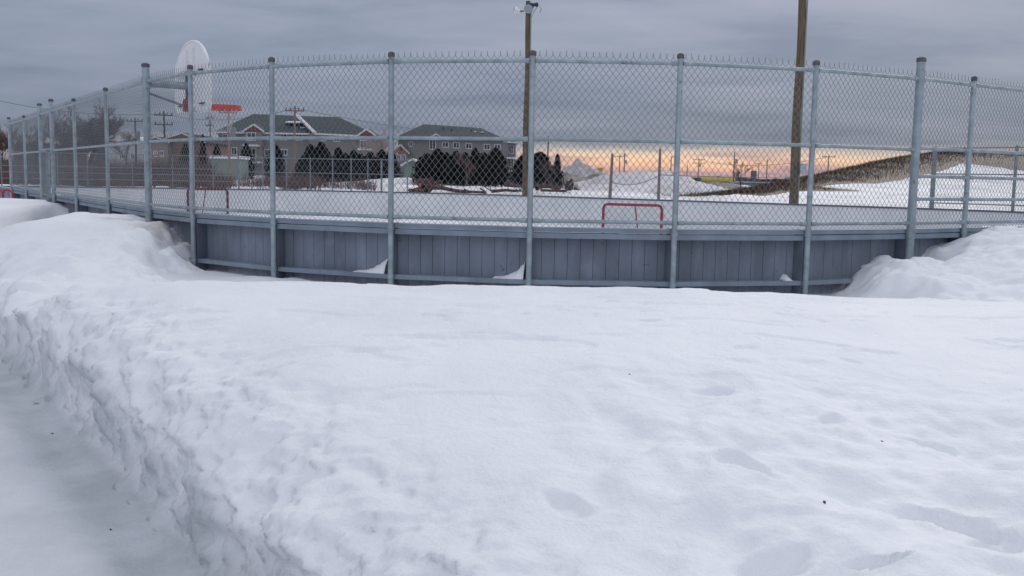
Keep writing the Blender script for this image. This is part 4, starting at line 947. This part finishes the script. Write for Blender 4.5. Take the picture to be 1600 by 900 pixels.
for px, py in ((690, 200), (703, 202), (735, 203)): q = B.P(px, py); m.box(q[0] - .12, q[0] + .12, 4.6, 4.85, q[2] - .5, q[2] + .35)
m.build('roof_vent', dark_m, B.root)

def simple_house(name, label, cat, px0, px1, py_eave, pxr, py_ridge, Yd, depth, wall, roof, wins=(), z0=0.7, snow=False, flat=False):
    B = Bld(name, label, cat, (px0 + px1) / 2, Yd, z0); a = B.P(px0, py_eave); b = B.P(px1, py_eave); t = B.P(pxr, py_ridge)
    m = MB()
    if flat:
        m.box(a[0], b[0], 0, depth, 0, a[2]); m.build('wall', wall, B.root)
        m = MB(); m.box(a[0] - .15, b[0] + .15, -.15, depth + .15, a[2] + .001, a[2] + .3); m.build('roof', roof, B.root)
    else:
        m.poly([(a[0], 0, 0), (b[0], 0, 0), (b[0], 0, b[2]), (t[0], 0, t[2]), (a[0], 0, a[2])], (0, depth, 0)); m.build('wall', wall, B.root)
        m = MB()
        o = .35; th = .12
        for e, s in ((a, -1), (b, 1)):
            d_ = Vector((e[0] - t[0], 0, e[2] - t[2])).normalized() * o
            m.poly([(t[0], -.3, t[2] + .02), (e[0] + d_.x, -.3, e[2] + d_.z + .02), (e[0] + d_.x, -.3, e[2] + d_.z + .02 + th), (t[0], -.3, t[2] + .02 + th)], (0, depth + .6, 0))
        m.build('roof', roof, B.root)
        m = MB()
        for e, s in ((a, -1), (b, 1)):
            d_ = Vector((e[0] - t[0], 0, e[2] - t[2])).normalized() * o
            m.bar((t[0], -.33, t[2] + .06), (e[0] + d_.x, -.33, e[2] + d_.z + .06), .05, .16)
        m.build('verge_board', trim_m, B.root)
    for w in wins: B.window(*w)
    return B
shed_g = mat('sage_siding', (0.20, 0.25, 0.22), .85, 0, .07, 2, stretch=(8, 1, .3)); brown_w = mat('brown_brick', (0.17, 0.105, 0.08), .9, 0, .15, 2); white_w = mat('pale_wall', (0.42, 0.43, 0.46), .85, 0, .05, 1)
dark_roof = mat('dark_roof', (0.035, 0.035, 0.045), .9, 0, .2, 2)
simple_house('garden_shed', 'small sage green shed with a white-edged gable roof between the two hedges', 'shed', 632, 657, 257, 644.5, 250, 84, 3.2, shed_g, trim_m, z0=gz_at(-8.6, 84) - .1)
simple_house('flat_shed', 'pale green flat-roofed shed with a snowy roof edge before the left apartment building', 'shed', 330, 372, 247.5, 350, 246, 104, 4, shed_g, snow_m, flat=True)
Hs = simple_house('brown_house', 'brown brick house with a low gable roof left of the hoop', 'house', 246, 318, 222, 285, 209, 125, 12, brown_w, dark_roof, wins=((253, 236, 5, 8), (263, 236, 5, 8)))
simple_house('low_house', 'low beige house part behind the corner post with white window arches', 'house', 225, 262, 222, 244, 215, 124, 6, mat('beige_wall', (.24, .20, .16), .9), dark_roof, wins=((243, 240, 4, 7), (253, 240, 4, 7)))
simple_house('white_building', 'long white building with a snowy sloped roof left of the corner post', 'building', 166, 228, 226, 216, 215, 140, 14, white_w, snow_m, wins=((190, 244, 5, 7), (207, 244, 4, 6)))
simple_house('dark_building', 'low dark building behind the large bare tree', 'building', 148, 205, 222, 170, 219, 165, 12, mat('dark_wall', (.06, .055, .065), .9), dark_roof, flat=True)
simple_house('red_barn', 'dull reddish low building seen through the gate', 'building', 66, 92, 228, 80, 225, 150, 10, mat('barn_red', (.11, .05, .05), .9), dark_roof, flat=True)
simple_house('long_shed', 'long dark low shed behind the leftmost fence bays', 'building', 20, 62, 226, 40, 222, 170, 10, MATS['dark_wall'], dark_roof)
simple_house('warehouse', 'dark low warehouse strip behind the tall grey snow pile', 'building', 858, 968, 275.5, 900, 272, 420, 20, mat('slate_wall', (.055, .05, .06), .9), dark_roof, flat=True)
simple_house('rail_shed', 'long low slate blue shed behind the bare sapling right of the yellow tank car', 'building', 1152, 1242, 285, 1200, 283, 330, 12, mat('slate_blue', (.10, .14, .17), .9), mat('snowy_dark', (.45, .47, .5), .9, 0, .4, .2), flat=True)
simple_house('white_warehouse', 'pale distant warehouse right of the thick brown pole', 'building', 1244, 1292, 278, 1260, 276, 520, 20, mat('lilac_wall', (.30, .27, .31), .9), mat('lilac_roof', (.4, .38, .42), .9), flat=True)
simple_house('tower_block', 'narrow slate tower standing on the skyline left of the thick brown pole', 'tower', 1176.5, 1182.5, 267.5, 1179, 266, 700, 6, mat('tower_wall', (.11, .115, .15), .9), dark_roof, flat=True)
# far-off tree line and town, beyond counting
m = MB(); tl = []
for k in range(1400):
    Yd = random.uniform(600, 900); x = random.uniform(-0.62, 0.62) * Yd; h_ = random.uniform(1.5, 4.2) * (1.6 if x < 0 else .8); m.blob((x, Yd, .9 + h_ * .4), (random.uniform(4, 12), 4, h_ * .8), k, 6, .3)
o = stuff(m.build('far_tree_line', mat('far_trees', (.085, .075, .09), 1))); o['label'] = 'thin dark line of far-off trees and bushes along the horizon'

# ------------------------------------------------------------------ rail cars
def rail_car(px0, px1, py_top, Yd, colr, label, kind, zg=1.0, cat='rail car'):
    a = at_y(px0, py_top, Yd); b = at_y(px1, py_top, Yd); L_ = b[0] - a[0]; H = a[2] - zg
    root = thing(kind, label, cat, ((a[0] + b[0]) / 2, Yd, zg), 0, 'rail cars on the far line'); h2 = L_ / 2
    body_m = mat(kind + label[:8], colr, .6, 0, .12, .6)
    if kind == 'tank_car':
        r = (H - 1.0) / 2 * 0.98; m = MB(); prof = [(-h2, .15), (-h2 + .25, .6), (-h2 + .7, .9), (-h2 + 1.2, 1.0), (h2 - 1.2, 1.0), (h2 - .7, .9), (h2 - .25, .6), (h2, .15)]
        m.tube([(x, 0, 1.0 + r) for x, _ in prof], [r * q for _, q in prof], 20); m.build('tank', body_m, root)
        m = MB(); m.cyl((0, 0, 1.0 + 2 * r - .1), (0, 0, 1.0 + 2 * r + .3), .55, n=12); m.build('dome', dark_m, root)
    else:
        m = MB(); m.poly([(-h2, 0, 1.5), (-h2 + 1.2, 0, .9), (h2 - 1.2, 0, .9), (h2, 0, 1.5), (h2, 0, H), (-h2, 0, H)], (0, 2.9, 0)); m.build('hopper_body', body_m, root)
        m = MB()
        for x in np.arange(-h2 + .6, h2, 1.2): m.box(x, x + .12, -.08, -.002, 1.3, H - .1)
        m.build('rib', body_m, root)
    m = MB(); m.box(-h2, h2, .3, 2.4, .75, .98); m.build('underframe', dark_m, root)
    for x in (-h2 + 1.0, -h2 + 2.8, h2 - 2.8, h2 - 1.0): m = MB(); m.cyl((x, .3, .45), (x, .42, .45), .45, n=14); m.build('wheel', dark_m, root)
rail_car(1064, 1094.5, 277, 445, (.035, .06, .055), 'dark green rail car coupled left of the yellow tank car', 'hopper_car')
rail_car(1095.5, 1149, 275.5, 445, (.50, .42, .06), 'yellow cylindrical tank car behind the snow piles', 'tank_car')
rail_car(1188, 1202, 280, 500, (.02, .022, .03), 'left black rail car on the skyline right of the slate tower', 'hopper_car')
rail_car(1206, 1219, 280.5, 500, (.021, .022, .03), 'middle black rail car on the skyline left of the thick brown pole', 'hopper_car')
rail_car(1225, 1240, 280.5, 500, (.022, .022, .03), 'right black rail car on the skyline touching the thick brown pole', 'hopper_car')
rail_car(1168, 1216, 288.5, 230, (.05, .17, .14), 'teal green tank lying low behind the left foot of the hill', 'tank_car', 0.2, 'tank')

# ------------------------------------------------------------------ snow piles
def pile(px, py_top, Yd, wx, wy, label, mm, seed=0, flat=0.0, zb=None, sk=0.0, name='snow_pile', ex=1.0, res=70):
    t = at_y(px, py_top, Yd); z0 = (gz_at(t[0], Yd) if zb is None else zb) - 0.15; H = t[2] - z0
    g = np.linspace(-1, 1, res); X_, Y_ = np.meshgrid(g, g); th = np.arctan2(Y_, X_)
    r = np.hypot(X_, Y_) * (1 + 0.14 * vn(np.cos(th) * 2 + seed, np.sin(th) * 2, seed)) + 0.24 * fbm(X_ * 3 + seed, Y_ * 3, seed + 5, 5, .6)
    h = np.clip(1 - r, 0, 1); h = np.where(h > 1 - flat, (1 - flat) + (h - 1 + flat) * .25, h) if flat else h
    h = h ** ex; h = h / h.max(); zz = H * h * (1 + 0.22 * fbm(X_ * 7, Y_ * 7, seed + 8, 4, .6)) - 0.12 * (h <= 0)
    v = np.stack([X_ * wx + sk * h * wx, Y_ * wy, zz], -1).reshape(-1, 3); i = np.arange(res * res).reshape(res, res)
    f = np.stack([i[:-1, :-1], i[:-1, 1:], i[1:, 1:], i[1:, :-1]], -1).reshape(-1, 4); f = f[(h.ravel()[f] > 0).any(1)]
    o = np_mesh(name, v, f, mm, None); o.location = (t[0], Yd, z0); return tag(o, label, 'snow pile', 'ploughed snow piles')
grey_snow = mat('grey_snow', (0.50, 0.49, 0.50), .8, 0, 0, .5, .03, 3, col2=(.34, .32, .32), detail=9)
dirty_snow = mat('dirty_snow', (0.36, 0.31, 0.28), .9, 0, 0, .45, .05, 3, col2=(.15, .12, .10), detail=10)
old_snow = mat('old_snow', (0.68, 0.67, 0.69), .8, 0, 0, .35, .03, 2.5, col2=(.53, .50, .50), detail=9)
pile(903, 252, 190, 8.2, 7, 'tall grey pointed snow pile on the skyline right of the cedars', grey_snow, 3, 0.0, ex=1.1)
pile(885, 271, 150, 5.2, 5, 'low brownish snow heap at the left foot of the tall grey pile', dirty_snow, 5)
pile(930, 273, 160, 6.5, 5, 'low brownish snow heap at the right foot of the tall grey pile', dirty_snow, 8)
pile(1000, 268.5, 84, 8.0, 6, 'broad whitish snow pile in the middle behind the hockey goal', old_snow, 12, 0.12)
pile(1078, 284, 66, 3.9, 4, 'white shoulder of ploughed snow left of the dirty pile', old_snow, 15, 0.2)
pile(960, 288, 74, 5.5, 4, 'low white snow heap left of the broad pile', old_snow, 17, 0.3)
pile(1118, 285, 78, 4.2, 4, 'brown dirty snow pile under the yellow tank car', dirty_snow, 19, 0.2)
pile(1152, 291, 84, 3.4, 3, 'smaller streaked snow pile right of the brown one', grey_snow, 23, 0.1)

# ------------------------------------------------------------------ utility poles, posts, lamps
def upole(px, top_py, Yd, label, arm=2.4, r=0.15, arms=1, trans=False, mm=None, name='utility_pole', lamp=0, zb=None, lean=0.0, cat='utility pole', group='utility poles'):
    t = at_y(px, top_py, Yd); z0 = (gz_at(t[0], Yd) if zb is None else zb) - .1; H = t[2] - z0
    root = thing(name, label, cat, (t[0], Yd, z0), 0, group); m = MB(); m.tube([(-lean, 0, 0), (-lean / 2, 0, H / 2), (0, 0, H)], [r, r * .85, r * .7], 8); m.build('pole', mm or wood_d, root)
    for k in range(arms):
        if arm: m = MB(); m.bar((-arm / 2, -r, H - .5 - k * 1.2), (arm / 2, -r, H - .5 - k * 1.2), .12, .14); o = m.build('crossarm', mm or wood_d, root); q = MB(); [q.cyl((x, -r, H - .43 - k * 1.2), (x, -r, H - .15 - k * 1.2), .06, n=6) for x in (-arm * .45, -arm * .2, arm * .2, arm * .45)]; q.build('insulator', dark_m, o)
    if trans: m = MB(); m.cyl((r + .3, -.3, H - 3.0), (r + .3, -.3, H - 1.9), .32, n=10); m.build('transformer', steel_d, root)
    if lamp: m = MB(); m.tube([(0, 0, H - .3), (lamp * .7, -.1, H + .1), (lamp * 1.3, -.1, H)], .05, 5); m.box(lamp * 1.3 - .35, lamp * 1.3 + .35, -.25, .05, H - .12, H + .08); m.build('lamp_arm', dark_m, root)
    return root
upole(211, 184, 140, 'slim utility pole behind the white building', trans=True)
upole(256, 174, 128, 'utility pole rising above the brown house', arms=2)
pale_pole = mat('pale_pole', (.26, .19, .13), .9, 0, .2, 3, stretch=(3, 3, .3))
upole(357, 168, 98, 'yellowish utility pole behind the red rim with small crossarms', mm=pale_pole, r=.14, trans=True, arm=1.8)
upole(461, 166, 108, 'pinkish utility pole with a crossarm before the left apartment building', mm=mat('pink_pole', (.22, .15, .14), .9, 0, .2, 3), r=.15, arm=2.1, lean=.15)
upole(328, 180, 160, 'dark service mast with brackets left of the yellowish utility pole', arm=1.4, arms=2, r=.12)
upole(857, 213, 170, 'utility pole with a wide crossarm right of the central light pole', arm=4.0, lean=.1)
upole(968.5, 242, 300, 'left pole of the close pair above the snow piles', arm=3.2, r=.17)
upole(976, 240, 300, 'right pole of the close pair above the snow piles', trans=True, arm=1.0, r=.2)
upole(1049, 244, 280, 'street lamp just left of a fence post near the middle', 0, r=.16, arms=0, lamp=1.2, name='street_lamp', cat='street lamp', group=None)
upole(1074, 257, 320, 'short bare pole above the dark green rail car', 0, arms=0, r=.16)
upole(1092, 247, 330, 'pole with a crossarm and transformer above the yellow tank car', trans=True, arm=4, r=.18, arms=2)
upole(1148, 237, 260, 'tall dark pole at the right end of the yellow tank car', 0, arms=0, trans=True, r=.18)
upole(1186, 254, 380, 'thin pole right of the slate tower', arm=2.5, r=.16)
upole(1199, 249, 330, 'pole left of the thick brown one', 0, arms=0, r=.2)
upole(1176, 264, 330, 'short street lamp left of the slate tower', 0, arms=0, lamp=-1.4, r=.12, name='street_lamp', cat='street lamp', group=None)
upole(1295, 242, 250, 'pole with a crossarm right of the thick brown one above the hill foot', arm=3.6, r=.17)
upole(1370, 249, 250, 'crossarm pole peeking over the hill crest', arm=4.0, r=.16, arms=2)
wd2 = mat('stake_wood', (.20, .165, .15), .9, 0, .2, 3)
upole(957, 240, 45.5, 'thin bare wooden post just behind the far boards above the goal', 0, arms=0, r=.085, mm=wd2, name='wooden_post', zb=.6, cat='post', group='thin wooden posts behind the boards', lean=.08)
upole(1031.5, 233, 43.5, 'taller thin wooden post right of the other, above the right goal post', 0, arms=0, r=.075, mm=wd2, name='wooden_post', zb=.6, cat='post', group='thin wooden posts behind the boards')
# yellow sign
t = at_y(938, 262, 200); sg = thing('yellow_sign', 'small yellow rectangular sign on two posts right of the tall grey pile', 'sign', (t[0], 200, 1.0))
yl = mat('sign_yellow', (.42, .27, .03), .7); hs = t[2] - 1.0
m = MB(); m.box(-.5, .5, 0, .08, hs - .75, hs); m.build('sign_panel', yl, sg); m = MB(); m.box(-.35, -.25, .02, .1, 0, hs - .751); m.box(.25, .35, .02, .1, 0, hs - .751); m.build('sign_post', dark_m, sg)
# overhead wires
def wire(ax, ay, aY, bx, by, bY, sag, r, label):
    a = at_y(ax, ay, aY); b = at_y(bx, by, bY); m = MB(); c = (a + b) / 2
    m.tube([a + (b - a) * k / 20 - np.array([0, 0, sag * 4 * (k / 20) * (1 - k / 20)]) - c for k in range(21)], r, 4); o = m.build('overhead_wire', dark_m); o.location = tuple(c); tag(o, label, 'wire', 'overhead wires')
wire(957, 285, 45.5, 1031, 273, 43.5, .25, .012, 'sagging wire strung between the two thin wooden posts')
wire(1031, 273, 43.5, 1300, 270, 120, .3, .02, 'wire running right from the taller thin wooden post')
wire(461, 169, 108, 857, 215, 170, 1.0, .025, 'overhead wire between the pinkish pole and the pole right of the light pole')
wire(256, 178, 128, 461, 169, 108, 1.0, .022, 'overhead wire between the brown house pole and the pinkish pole')
wire(-40, 148, 140, 256, 178, 128, 1.0, .025, 'overhead wire entering from the left edge')
wire(1092, 250, 330, 1295, 245, 250, 2, .05, 'distant wire above the tank cars')

# ------------------------------------------------------------------ specks of debris on the snow
bits = [(294, 637, 'black', 'tiny black pellet on the cut snow bank', .008), (1288, 786, 'brown', 'tiny dead leaf on the snow low at the right', .011), (1378, 690, 'brown', 'dark speck of bark on the snow right of centre', .006), (984, 585, 'brown', 'dark speck on the snow below the fence middle', .006),
        (173, 828, 'brown', 'brown crumb on the icy path', .009), (82, 678, 'brown', 'small brown crumb higher up the icy path', .009), (489, 882, 'black', 'black speck at the bottom edge left of centre', .008)]
for k, (px, py, c_, lb, s) in enumerate(bits):
    z = .85
    for _ in range(25):
        p = at_h(px, py, z); z = 0.5 * z + 0.5 * gz_at(p[0], p[1])
    p = at_h(px, py, z); m = MB(); m.blob((0, 0, s * .3), (s, s * .55, s * .4), k, 6, .3); o = m.build('debris_speck', log_m if c_ == 'brown' else dark_m); o.location = tuple(p); o.rotation_euler = (0, 0, k * 1.3); tag(o, lb, 'debris')
